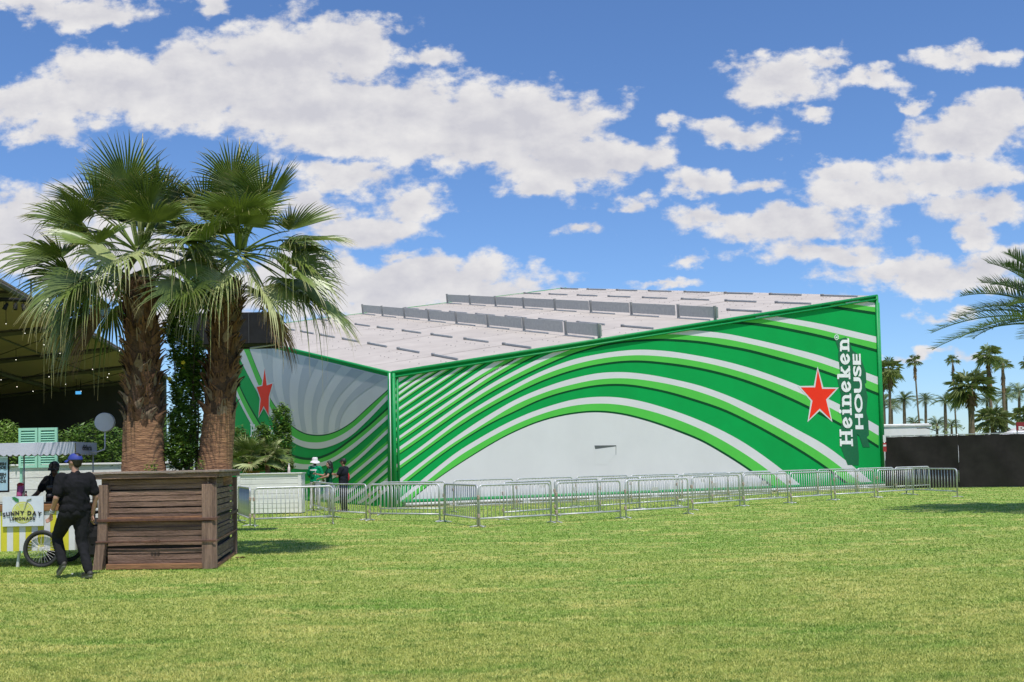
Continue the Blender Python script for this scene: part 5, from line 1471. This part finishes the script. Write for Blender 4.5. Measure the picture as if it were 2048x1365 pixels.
    if bucket:
        cm = mat('bucket_%d' % seed, bucket, rough=.8)
        mb = MB(); vs, fs = [], []; N_ = 24; wob = random.Random(seed)
        pr_ = [(.165, -.045), (.135, .0), (.100, .03), (.098, .055), (.094, .10), (.082, .135), (.05, .148), (.005, .15)]
        for (r, z) in pr_:
            for k in range(N_):
                t = 6.28318 * k / N_; rr_ = r * (1 + (.06 * math.sin(3 * t + 1) if z < 0.01 else 0)); vs.append(hp(rr_ * math.cos(t), -.01 + rr_ * 1.08 * math.sin(t), z + (.018 * math.sin(2 * t) if z < .01 else 0)))
        for i in range(len(pr_) - 1):
            for k in range(N_):
                k2 = (k + 1) % N_; fs.append((i * N_ + k, i * N_ + k2, (i + 1) * N_ + k2, (i + 1) * N_ + k))
        mb.add(vs, fs).build('bucket_hat', cm, root, smooth=True)
    if extra: extra(root, V3, hp, so)
    return root
STAND = dict(pelvis=(0, 0, .95), waist=(0, .005, 1.10), chest=(0, 0, 1.29), neck=(0, -.015, 1.47), head=(0, .01, 1.63), shl=(-.175, -.01, 1.415), shr=(.175, -.01, 1.415),
             hipl=(-.088, 0, .92), hipr=(.088, 0, .92), knl=(-.10, .02, .50), knr=(.10, .02, .50), anl=(-.11, -.02, .09), anr=(.11, -.02, .09), tol=(-.125, .15, .045), tor=(.125, .15, .045),
             ell=(-.235, -.03, 1.13), elr=(.235, -.03, 1.13), wrl=(-.245, .07, .90), wrr=(.245, .07, .90))
def pose(**k):
    d = dict(STAND); d.update(k); return d
# walking man in black with the blue cap
J = pose(knl=(-.10, .33, .58), anl=(-.10, .15, .21), tol=(-.10, .27, .09), knr=(.09, -.02, .50), anr=(.09, -.22, .10), tor=(.10, -.05, .045),
         ell=(-.275, -.02, 1.14), wrl=(-.265, .13, .93), elr=(.275, -.06, 1.14), wrr=(.27, .02, .89), waist=(0, .02, 1.10), shl=(-.19, .0, 1.405), shr=(.19, -.02, 1.405))
def man1_extra(root, V3, hp, so):
    w = V3['wrl']; d = (w - V3['ell']).normalized()
    M_ = d.to_track_quat('Z', 'Y').to_matrix()
    MB().lathe([(.029, -.01), (.033, -.006), (.033, .006), (.029, .01)], w - d * .015, 14, M_).build('wrist_band', mat('white_band', (.7, .7, .7), rough=.6), root)
    MB().lathe([(.031, -.012), (.035, -.006), (.035, .006), (.031, .012)], w - d * .045, 14, M_).build('wrist_band', mat('grey_band', (.35, .36, .38), rough=.6), root)
    MB().box(-.011, .011, .075, .081, .058, .075).build('cap_badge', mat('white_band', (.7, .7, .7)), root)
p = gp(150, 1158)
human('man in black t-shirt and trousers with blue cap walking past the planter', (p.x, p.y, 0), math.radians(50), J, sc=1.0, girth=1.28, skin=(.42, .23, .16), shirt=(.016, .016, .018), trousers=(.020, .020, .022),
      shoes=(.06, .055, .045), cap=(.025, .045, .27), head_yaw=math.radians(22), voxel=.013, extra=man1_extra, seed=1, sleeve=.74)
# vendor behind the cart
p = at(112, 1000, CY1 + .42)
J = pose(ell=(-.26, .10, 1.15), wrl=(-.20, .30, 1.02), elr=(.30, .10, 1.18), wrr=(.36, .33, 1.03), head=(0, .05, 1.61), neck=(0, .01, 1.46))
human('vendor in black cap and black t-shirt bending over the lemonade cart counter', (p.x, p.y, 0), math.radians(168), J, sc=.965, girth=1.1, skin=(.16, .085, .055), shirt=(.014, .014, .016), trousers=(.02, .02, .022), cap=(.012, .012, .013), head_yaw=.35, head_pitch=-.25, seed=2)
# three people by the striped left wall
GJ = (.005, .27, .12)
def jersey(root, V3, hp, so):
    c = V3['chest']; y = -.138
    mb = MB()
    def patch(x0, x1, z0, z1, n=8):
        vs, fs = [], []
        for i in range(n + 1):
            x = x0 + (x1 - x0) * i / n; yy = c.y - .147 * math.sqrt(max(.05, 1 - (x / .20) ** 2))
            vs += [(x, yy, z0), (x, yy + .004, z1)]
            if i: a = 2 * i; fs.append((a - 2, a, a + 1, a - 1))
        return vs, fs
    mb.add(*patch(-.12, .12, c.z + .035, c.z + .075)); mb.build('name_band', LETW, so)
    m2 = MB(); pts = [Vector((.055 * math.cos(t) - .0, c.y - .150, c.z - .10 + .085 * math.sin(t))) for t in [math.radians(60 + 300 * i / 14) for i in range(15)]]
    m2.tube(pts, .012, 5, flat=.3); m2.build('back_print', mat('jersey_dark', (.003, .10, .05), rough=.8), so)
    mb = MB(); mb.lathe([(.075, -.012), (.082, 0), (.07, .02)], V3['neck'] + Vector((0, 0, -.005)), 16); mb.build('collar', LETW, so)
p = gp(631, 1020)
J = pose(ell=(-.25, .03, 1.14), wrl=(-.18, .20, 1.02), elr=(.25, .06, 1.14), wrr=(.16, .26, 1.04), anl=(-.15, -.02, .09), knl=(-.13, .02, .5), tol=(-.18, .14, .045), anr=(.13, .02, .09), tor=(.15, .18, .045))
human('man in green jersey, white trousers and white bucket hat seen from behind', (p.x, p.y, 0), math.radians(-18), J, sc=1.03, girth=1.05, skin=(.085, .045, .03), shirt=GJ, trousers=(.62, .60, .61), shoes=(.6, .6, .6), bucket=(.72, .69, .69), seed=3, extra=jersey, sleeve=.8)
p = gp(659, 1022)
J = pose(ell=(-.22, .10, 1.22), wrl=(-.10, .32, 1.16), elr=(.25, .14, 1.24), wrr=(.20, .40, 1.30), shl=(-.155, 0, 1.415), shr=(.155, 0, 1.415))
def woman_x(root, V3, hp, so):
    mb = MB(); N_ = 22; pr_ = [(.14, .115, 1.00), (.165, .135, .93), (.175, .15, .80), (.19, .165, .60), (.205, .18, .40)]
    vs, fs = [], []
    for (a, b, z) in pr_:
        for k in range(N_):
            t = 6.28318 * k / N_; f = 1 + .03 * math.sin(9 * t) * (1.0 - z); vs.append((a * f * math.cos(t), b * f * math.sin(t), z))
    for i in range(len(pr_) - 1):
        for k in range(N_):
            k2 = (k + 1) % N_; fs.append((i * N_ + k, i * N_ + k2, (i + 1) * N_ + k2, (i + 1) * N_ + k))
    mb.add(vs, fs).build('skirt', mat('grey_white_skirt', (.55, .55, .60), (.42, .42, .48), scale=8, rough=.8), root, smooth=True)
    w = V3['wrr']; MB().box(w.x - .03, w.x + .03, w.y + .04, w.y + .05, w.z - .05, w.z + .12).build('held_paper', LETW, root)
human('woman with long dark hair in dark green top and pale skirt', (p.x, p.y, 0), math.radians(112), J, sc=.96, girth=.86, skin=(.42, .235, .16), shirt=(.006, .075, .04), trousers=(.45, .45, .50), shoes=(.5, .5, .5), hair_short=False, long_hair=True, seed=4, head_yaw=.25, sleeve=.35, extra=woman_x)
p = gp(688, 1025)
J = pose(ell=(-.25, .10, 1.16), wrl=(.06, .20, 1.20), elr=(.25, .10, 1.17), wrr=(-.06, .23, 1.23), curll=(0, 0, 1), curlr=(0, 0, 1))
def guard_x(root, V3, hp, so):
    mb = MB(); mb.ell(V3['waist'] + Vector((.085, -.06, .05)), (.125, .115, .17), 12, 8); mb.build('red_panel', mat('red_cloth', (.50, .012, .02), rough=.8), so, smooth=True)
    MB().box(-.225, -.20, .0, .05, 1.30, 1.33).build('sleeve_badge', LETW, so)
human('man in black cap and black and red shirt standing with folded arms', (p.x, p.y, 0), math.radians(72), J, sc=1.0, girth=1.16, skin=(.30, .15, .095), shirt=(.018, .020, .028), trousers=(.016, .016, .018), cap=(.012, .012, .013), seed=5, extra=guard_x, head_yaw=.1)
# ------------------------------------------------------------------ white counter, plank wall, mint shutters
WPL = mat('white_plank', (0.74, 0.73, 0.71), (0.62, 0.61, 0.59), scale=3, rough=0.7, bump=0.3, bscale=20, stretch=(.4, 2, 4), rand=0.05)
def plank_wall(name, label, cat, p, q, z0, z1, n, thick=.05, capw=.10, posts=()):
    p, q = Vector((p[0], p[1], 0)), Vector((q[0], q[1], 0)); M = frame(p, q - p); L = (q - p).length; r_ = random.Random(int(L * 100))
    root = empty(name, p, label, cat)
    h = (z1 - z0 - .04) / n
    for k in range(n):
        o = r_.uniform(-.003, .003)
        MB().box(r_.uniform(0, .006), L - r_.uniform(0, .006), -thick + o, 0, z0 + k * h + .005, z0 + (k + 1) * h - .004, M).build('plank', WPL, root, p)
    MB().box(-.03, L + .03, -capw, capw * .6, z1 - .038, z1, M, ch=.006).build('cap_board', WPL, root, p)
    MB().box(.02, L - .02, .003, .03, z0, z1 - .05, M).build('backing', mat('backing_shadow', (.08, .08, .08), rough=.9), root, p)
    for x in posts:
        MB().box(x - .05, x + .05, -thick - .022, -thick - .004, z0, z1 - .04, M).build('post', WPL, root, p)
    return root
c0, c1 = gp(474, 1030), gp(604, 1027.5)
dC = (c0.y + c1.y) / 2
zt = at(540, 946.5, dC).z
cr_ = plank_wall('white_counter', 'white plank bar counter behind the left crowd barriers', 'counter', (c0.x, dC), (c1.x, dC), .03, zt, 8, posts=(.1, (c1 - c0).length - .06))
bk = dC + .5
MB().box(c1.x - .05, c1.x + .0, dC + .02, bk, .03, zt - .05).build('end_panel', WPL, cr_, Vector((c0.x, dC, 0)))
MB().box(c0.x, c1.x + .03, dC + .07, dC + .55, zt - .037, zt - .002).build('bar_top', WPL, cr_, Vector((c0.x, dC, 0)))
p = at(578, 938, dC + .2); p.z = zt
bo = empty('counter_bottle', p, 'small pale bottle standing on the white counter', 'bottle')
MB().lathe([(.04, 0), (.042, .14), (.035, .17), (.02, .21), (.018, .26)], p, 12).build('body', mat('pale_bottle', (.75, .62, .55), rough=.4), bo, p, smooth=True)
MB().lathe([(.021, 0), (.021, .04)], p + Vector((0, 0, .255)), 10).build('stopper', mat('bottle_cap', (.6, .6, .58), rough=.5), bo, p)
w0, w1 = at(-120, 945, 18.9), at(402, 940, 20.6)
plank_wall('white_plank_wall', 'long low white plank wall behind the lemonade cart', 'wall', (w0.x, w0.y), (w1.x, w1.y), .02, at(150, 927, 19.6).z, 7)
MINT = mat('mint_paint', (0.34, 0.66, 0.50), (0.30, 0.60, 0.45), scale=4, rough=0.6)
s0, s1 = at(38, 857, 18.6), at(115, 935, 18.6)
st = empty('mint_shutters', (s0.x, 18.6, 0), 'mint green louvred shutters standing behind the cart', 'shutters'); sbb = Vector((s0.x, 18.6, 0))
mid = (s0.x + s1.x) / 2
for (a, b) in ((s0.x, mid - .01), (mid + .01, s1.x)):
    for (x0, x1, z0, z1) in ((a, a + .045, s1.z, s0.z), (b - .045, b, s1.z, s0.z), (a + .046, b - .046, s0.z - .05, s0.z), (a + .046, b - .046, s1.z, s1.z + .05)):
        MB().box(x0, x1, 18.58, 18.62, z0, z1).build('stile', MINT, st, sbb)
    ns = 14
    for k in range(ns):
        z = s1.z + .06 + (s0.z - s1.z - .12) * (k + .5) / ns; M = Matrix.Translation((0, 18.6, z)) @ Matrix.Rotation(math.radians(38), 4, 'X')
        MB().box(a + .047, b - .047, -.03, .03, -.004, .004, M).build('slat', MINT, st, sbb)
for x in (s0.x + .02, s1.x - .02):
    MB().box(x - .02, x + .02, 18.63, 18.67, 0, s1.z + .1).build('post', MINT, st, sbb)

# ------------------------------------------------------------------ greenery on the left
def hedge(name, label, px, py, dep, blobs, n, size, seed, **k):
    b = at(px, py, dep); b.z = 0
    return shrub(name, label, b, [B(*q) for q in blobs], n, size, seed, **k)
hedge('leafy_bush', 'light green bush behind the cart awning at the left edge', 10, 900, 19.6, [(8, 868, 19.6, .32, .4, .30), (-30, 880, 19.6, .35, .4, .35), (18, 905, 19.4, .22, .3, .4)], 1500, .05, 71, m=SHRUBL, stems=4)
hedge('leafy_bush', 'green bush above the white wall right of the mint shutters', 150, 900, 20.2, [(140, 895, 20.2, .42, .4, .40), (180, 872, 20.2, .40, .4, .30), (165, 905, 20.1, .5, .4, .3), (222, 885, 20.3, .35, .4, .35), (232, 915, 20.3, .35, .4, .3)], 3400, .05, 72, stems=6)
hedge('leafy_bush', 'dark green bush showing between the two palm trunks above the wall', 365, 900, 21.5, [(352, 905, 21.5, .40, .4, .40), (400, 890, 21.6, .35, .4, .5), (345, 860, 21.6, .3, .4, .4)], 2200, .05, 73, stems=6)
hedge('climbing_shrub', 'tall clipped leafy shrub against the striped left wall', 560, 920, 34.5, [(563, 838, 34.6, .38, .4, .55), (566, 880, 34.6, .36, .4, .6), (568, 925, 34.6, .36, .4, .5), (540, 890, 34.2, .38, .4, .45), (525, 866, 34.2, .28, .3, .32), (545, 925, 34.2, .5, .4, .4), (505, 925, 34.2, .6, .5, .35), (478, 880, 34.8, .35, .4, .5), (480, 920, 34.5, .5, .4, .5)], 9000, .075, 74, stems=8)
# low fan palm plant beside the planter
def small_fan(label, px, py, dep, R, n, seed, low=10):
    rr = random.Random(seed); c = at(px, py, dep); b = Vector((c.x, c.y, 0)); root = empty('small_fan_palm', b, label, 'plant')
    MB().tube([b, b.lerp(c, .5) + Vector((.02, 0, 0)), c], [.09, .08, .07], 8).build('stem', BARK, root, b)
    for k in range(n):
        az = k * 137.5 + rr.uniform(-20, 20) ; el = low + (80 - low) * (k / n) + rr.uniform(-8, 8); mb = MB()
        fan_leaf(mb, c, math.radians(az), math.radians(el), R * rr.uniform(.5, .7), R * rr.uniform(.75, .95), 30, rr, .25, rr.uniform(-.3, .3), .012)
        mb.build('frond', LEAFP if rr.random() < .45 else LEAF, root, b)
small_fan('small bright fan palm growing behind the white counter', 500, 925, dC + .9, .85, 16, 81)
small_fan('smaller fan palm growing right of the bright fan palm', 534, 915, dC + 1.3, .66, 11, 82)
p = at(508, 940, dC + .9)
bro = empty('orange_bromeliad', Vector((p.x, p.y, 0)), 'low orange leaved plant just above the white counter', 'plant'); rr = random.Random(4)
for k in range(22):
    a = k * .55 + rr.random() * .3; l = rr.uniform(.4, .75); mb = MB(); d = Vector((math.cos(a), math.sin(a), 0)); s = Vector((-d.y, d.x, 0)) * .035
    b = Vector((p.x, p.y, p.z - .25)); q = [b, b + d * l * .5 + Vector((0, 0, .22)), b + d * l + Vector((0, 0, .20))]
    mb.add([q[0] - s, q[0] + s, q[1] - s, q[1] + s, q[2]], [(0, 1, 3, 2), (2, 3, 4)]); mb.build('leaf', mat('orange_leaf', (.42, .20, .05), (.30, .26, .06), scale=5, rough=.5, transl=.2), bro, Vector((p.x, p.y, 0)))
b = Vector((p.x, p.y, 0)); MB().tube([b, Vector((p.x, p.y, p.z - .22))], .05, 6).build('stem', BARK, bro, b)

# ------------------------------------------------------------------ big tent on the left
TENT = mat('tent_lining', (0.33, 0.235, 0.175), (0.29, 0.205, 0.15), scale=.5, rough=.85)
TBEAM = mat('tent_beam', (0.085, 0.078, 0.062), (0.065, 0.06, 0.05), scale=2, rough=.7)
TWALL = mat('tent_wall', (0.035, 0.032, 0.030), (0.05, 0.046, 0.042), scale=.6, rough=.9)
zE = 6.1
def onz(px, py, z): return gp(px, py, z)
EA, EB = onz(-160, 470, zE), onz(335, 752, zE)
ed = (EB - EA).normalized(); lf_ = Vector((-ed.y, ed.x, 0));
if lf_.x > 0: lf_ = -lf_
Lt_ = (EB - EA).length
slope = -0.115; WT = 30.0
tent = empty('large_tent', Vector((EA.x, EA.y, 0)), 'large dark open-sided event tent with beige lining at the left', 'tent'); tb = Vector((EA.x, EA.y, 0))
def tp(u, v, dz=0.0): return EA + ed * u + lf_ * v + Vector((0, 0, slope * v + dz))
nb_ = 5
for k in range(nb_):
    u0, u1 = Lt_ * k / nb_, Lt_ * (k + 1) / nb_
    for j in range(6):
        v0, v1 = WT * j / 6, WT * (j + 1) / 6
        q = [tp(u0 + .06, v0), tp(u1 - .06, v0), tp(u1 - .06, v1), tp(u0 + .06, v1)]; r = [a + Vector((0, 0, .05)) for a in q]
        MB().add(q + r, [(0, 1, 2, 3), (7, 6, 5, 4), (0, 4, 5, 1), (1, 5, 6, 2), (2, 6, 7, 3), (3, 7, 4, 0)]).build('roof_panel', TENT, tent, tb)
for k in range(nb_ + 1):
    u = Lt_ * k / nb_; MB().tube([tp(u, 0, -.08), tp(u, WT, -.08)], .10, 6).build('rafter', TBEAM, tent, tb)
for j in range(7):
    v = WT * j / 6; MB().tube([tp(0, v, -.10), tp(Lt_, v, -.10)], .11 if j else .07, 6).build('purlin', TBEAM, tent, tb)
    if j:
        MB().tube([tp(0, v - WT / 12, -.04), tp(Lt_, v - WT / 12, -.04)], .03, 5).build('cable', TBEAM, tent, tb)
for k in range(0, nb_):
    u0, u1 = Lt_ * k / nb_, Lt_ * (k + 1) / nb_
    MB().tube([tp(u0, 0, -.12), tp(u1, WT / 6, -.12)], .016, 4).build('bracing_wire', TBEAM, tent, tb)
    MB().tube([tp(u0, WT / 6, -.12), tp(u1, WT / 3, -.12)], .016, 4).build('bracing_wire', TBEAM, tent, tb)
# end and far walls and posts
def vwall(a, b, name):
    q = [Vector((a.x, a.y, 0)), Vector((b.x, b.y, 0)), b - Vector((0, 0, .01)), a - Vector((0, 0, .01))]; n_ = (q[1] - q[0]).cross(Vector((0, 0, 1))).normalized() * .06
    MB().add(q + [x + n_ for x in q], [(0, 1, 2, 3), (7, 6, 5, 4), (0, 4, 5, 1), (1, 5, 6, 2), (2, 6, 7, 3), (3, 7, 4, 0)]).build(name, TWALL, tent, tb)
vwall(tp(Lt_, 1.2), tp(Lt_, WT), 'end_wall'); vwall(tp(Lt_, WT), tp(0, WT), 'far_wall')
vwall(tp(Lt_ * .30, WT), tp(Lt_ * .30, 7.5), 'inner_wall')
for u in (0.0, Lt_):
    MB().box(-.12, .12, -.12, .12, 0, zE - .1, Matrix.Translation(Vector((tp(u, .2).x, tp(u, .2).y, 0)))).build('post', TBEAM, tent, tb)
# festoon bulbs, blue sign and a cluster of spotlights under the roof
BULB = mat('bulb_glow', (.9, .9, .85), rough=.4, emit=((1, .95, .85), 2.0))
dots = [(12, 648), (50, 667), (171, 660), (205, 682), (239, 702), (32, 720), (154, 722), (185, 739), (215, 755), (98, 754), (131, 769), (2, 760), (34, 774), (66, 783), (162, 783), (189, 796), (217, 808), (95, 800), (123, 813), (15, 808), (48, 821), (75, 832), (152, 825), (177, 837), (102, 845), (218, 748), (120, 707), (88, 690)]
TN = (tp(1, 0) - tp(0, 0)).cross(tp(0, 1) - tp(0, 0)).normalized()
fe = None
for i, (x, y) in enumerate(dots):
    q = onplane(x, y, tp(0, 0, -.45), TN)
    if not (q - CAMP).length < 140 or q.y < 10: continue
    if fe is None:
        fe = empty('festoon_lights', q, 'scattered small festoon bulbs hanging under the tent roof', 'lights'); fb_ = q.copy()
    MB().ell(q, (.0004 * q.y, .0004 * q.y, .0004 * q.y), 8, 6).build('bulb', BULB, fe, fb_)
    MB().tube([q, q + Vector((0, 0, .42))], .008, 4).build('flex', BLK, fe, fb_)
q0_, q1_ = onplane(151, 783, tp(0, 0, -.6), TN), None
dd_ = q0_.y; bsg = empty('blue_sign', q0_, 'small lit blue sign hanging inside the dark tent', 'sign')
w_ = 10.5 * dd_ / FPX; h_ = 6 * dd_ / FPX
MB().box(q0_.x, q0_.x + w_, dd_, dd_ + .05, q0_.z - h_, q0_.z).build('panel', mat('blue_panel', (.05, .3, .6), emit=((.10, .45, .9), .9)), bsg, q0_)
for x in (q0_.x + .1 * w_, q0_.x + .9 * w_):
    MB().tube([(x, dd_ + .02, q0_.z), (x, dd_ + .02, q0_.z + .55)], .012, 4).build('hanger', BLK, bsg, q0_)
d_s = onplane(30, 600, tp(0, 0, -.4), TN).y
bar0, bar1 = at(-40, 598, d_s), at(62, 601, d_s)
tru = empty('lighting_bar', bar0, 'black lighting bar under the tent edge at upper left', 'lighting bar'); MB().tube([bar0, bar1], .05, 8).build('bar', BLK, tru, bar0)
for x in (bar0, bar1):
    MB().tube([x, x + Vector((0, 0, .5))], .02, 5).build('hanger', BLK, tru, bar0)
for i, (x, y, lab) in enumerate(((12, 612, 'leftmost of three black spotlights hanging under the tent edge'), (31, 612, 'middle one of three black spotlights hanging under the tent edge'), (47, 614, 'rightmost of three black spotlights hanging under the tent edge'))):
    c = at(x, y, d_s); r = 4.2 * d_s / FPX; aim = Vector((.35 * (i - 1), -.2, -1)).normalized()
    s_ = empty('spotlight', c, lab, 'spotlight', 'spotlights on the lighting bar'); Mq = (-aim).to_track_quat('Z', 'Y').to_matrix()
    MB().lathe([(r, -2.0 * r), (r * 1.05, -1.9 * r), (r * .85, .2 * r), (r * .6, 1.2 * r), (r * .3, 1.5 * r)], c, 14, Mq).build('housing', BLK, s_, c, smooth=True)
    MB().tube([c + Vector((-r * 1.1, 0, 0)), c + Vector((-r * 1.1, 0, 1.6 * r)), c + Vector((r * 1.1, 0, 1.6 * r)), c + Vector((r * 1.1, 0, 0))], r * .12, 5).build('yoke', BLK, s_, c)
    MB().tube([c + Vector((0, 0, 1.6 * r)), c + Vector((0, 0, 2.8 * r))], r * .2, 5).build('clamp', BLK, s_, c)
# black box hung on a mast behind the right palm
k0, k1 = at(384, 627, 22.0), at(555, 690, 22.0)
bx_ = empty('black_loudspeaker_box', Vector((k0.x + .65, 22.3, 0)), 'black box on a steel mast showing behind the right palm crown', 'loudspeaker'); kb = Vector((k0.x + .65, 22.3, 0))
MB().box(k0.x, k1.x, 22.0, 22.6, k1.z + .03, k0.z, ch=.02).build('cabinet', BLK, bx_, kb)
for k in range(4):
    x = k0.x + (k1.x - k0.x) * k / 3; MB().box(x - .012, x + .012, 21.98, 21.998, k1.z + .05, k0.z - .02).build('cabinet_seam', DARKM, bx_, kb)
MB().tube([(k0.x - .1, 22.3, k1.z - .02), (k1.x + .05, 22.3, k1.z - .02)], .03, 6).build('carrier_bar', DARKM, bx_, kb)
MB().tube([(k0.x + .65, 22.3, 0), (k0.x + .65, 22.3, k1.z)], .06, 8).build('mast', STEEL, bx_, kb)
MB().tube([at(500, 697, 22.1), at(548, 690, 22.1), at(553, 678, 22.1)], .02, 5).build('bracket', STEEL, bx_, kb)

# ------------------------------------------------------------------ date palm at the right edge
def date_palm(label, cx, cy, dep, nf, seed, L):
    rr = random.Random(seed); c = at(cx, cy, dep); b = Vector((c.x + .1, c.y, 0)); root = empty('date_palm', b, label, 'palm tree')
    mb = MB(); n = 16; pts = [b.lerp(c, i / n) for i in range(n + 1)]
    mb.tube(pts, [.26 * (1 + .10 * (i % 2)) for i in range(n + 1)], 12); mb.build('trunk', BARK, root, b)
    for k in range(nf):
        u = (k + .5) / nf; el = math.radians(80 - 66 * u + rr.uniform(-5, 5)); az = math.radians(k * 137.5 + rr.uniform(-10, 10))
        d = Vector((math.cos(az) * math.cos(el), math.sin(az) * math.cos(el), math.sin(el))); l = L * rr.uniform(.88, 1.1); mb = MB()
        N_ = 12; sagk = .26 + .12 * math.cos(el); pts = [c + d * (l * i / N_) - Vector((0, 0, l * sagk * (i / N_) ** 2.1)) for i in range(N_ + 1)]
        mb.tube(pts, [.030 * (1 - .85 * i / N_) + .003 for i in range(N_ + 1)], 5, cap=False)
        nl = 64
        for i in range(nl):
            t = .12 + .87 * i / nl; q = t * N_; j = min(N_ - 1, int(q)); p = pts[j].lerp(pts[j + 1], q - j); dd = (pts[j + 1] - pts[j]).normalized()
            s = dd.cross(Vector((0, 0, 1))); s = s.normalized() if s.length > .05 else Vector((1, 0, 0)); up_ = s.cross(dd)
            ll = l * .175 * (math.sin(math.pi * (.18 + .74 * t)) ** .7) + .06
            for sg_ in (-1, 1):
                dv = (dd * rr.uniform(.62, .85) + s * sg_ * .72 + up_ * rr.uniform(.2, .5)).normalized(); w = dv.cross(up_).normalized() * .016
                m_ = p + dv * (ll * .45); e = p + dv * ll - Vector((0, 0, ll * rr.uniform(.02, .12)))
                mb.add([p - w * .6, p + w * .6, m_ + w, m_ - w, e], [(0, 1, 2, 3), (3, 2, 4)])
        mb.build('frond', DATE, root, b)
date_palm('large feathery date palm reaching in from the right edge', 2150, 655, 25.0, 60, 15, 3.4)
# dry husks by the planter
rr = random.Random(2)
HUSK = ['first', 'second', 'third', 'fourth', 'last']
for k in range(5):
    p = gp(438 + k * 12, 1112 + rr.uniform(0, 12)); a = rr.random() * 6.28
    mb = MB(); M = Matrix.Translation((p.x, p.y, .02)) @ Matrix.Rotation(a, 4, 'Z')
    mb.add([M @ Vector(v) for v in ((-.07, -.02, .01), (0, -.03, .03), (.08, 0, .015), (0, .03, .03), (0, 0, .0))], [(0, 1, 4), (1, 2, 4), (2, 3, 4), (3, 0, 4)])
    tag(mb.build('dry_husk', DRY), 'dry palm husk on the grass by the planter corner, %s from the left' % HUSK[k], 'husk', 'dry husks by the planter')
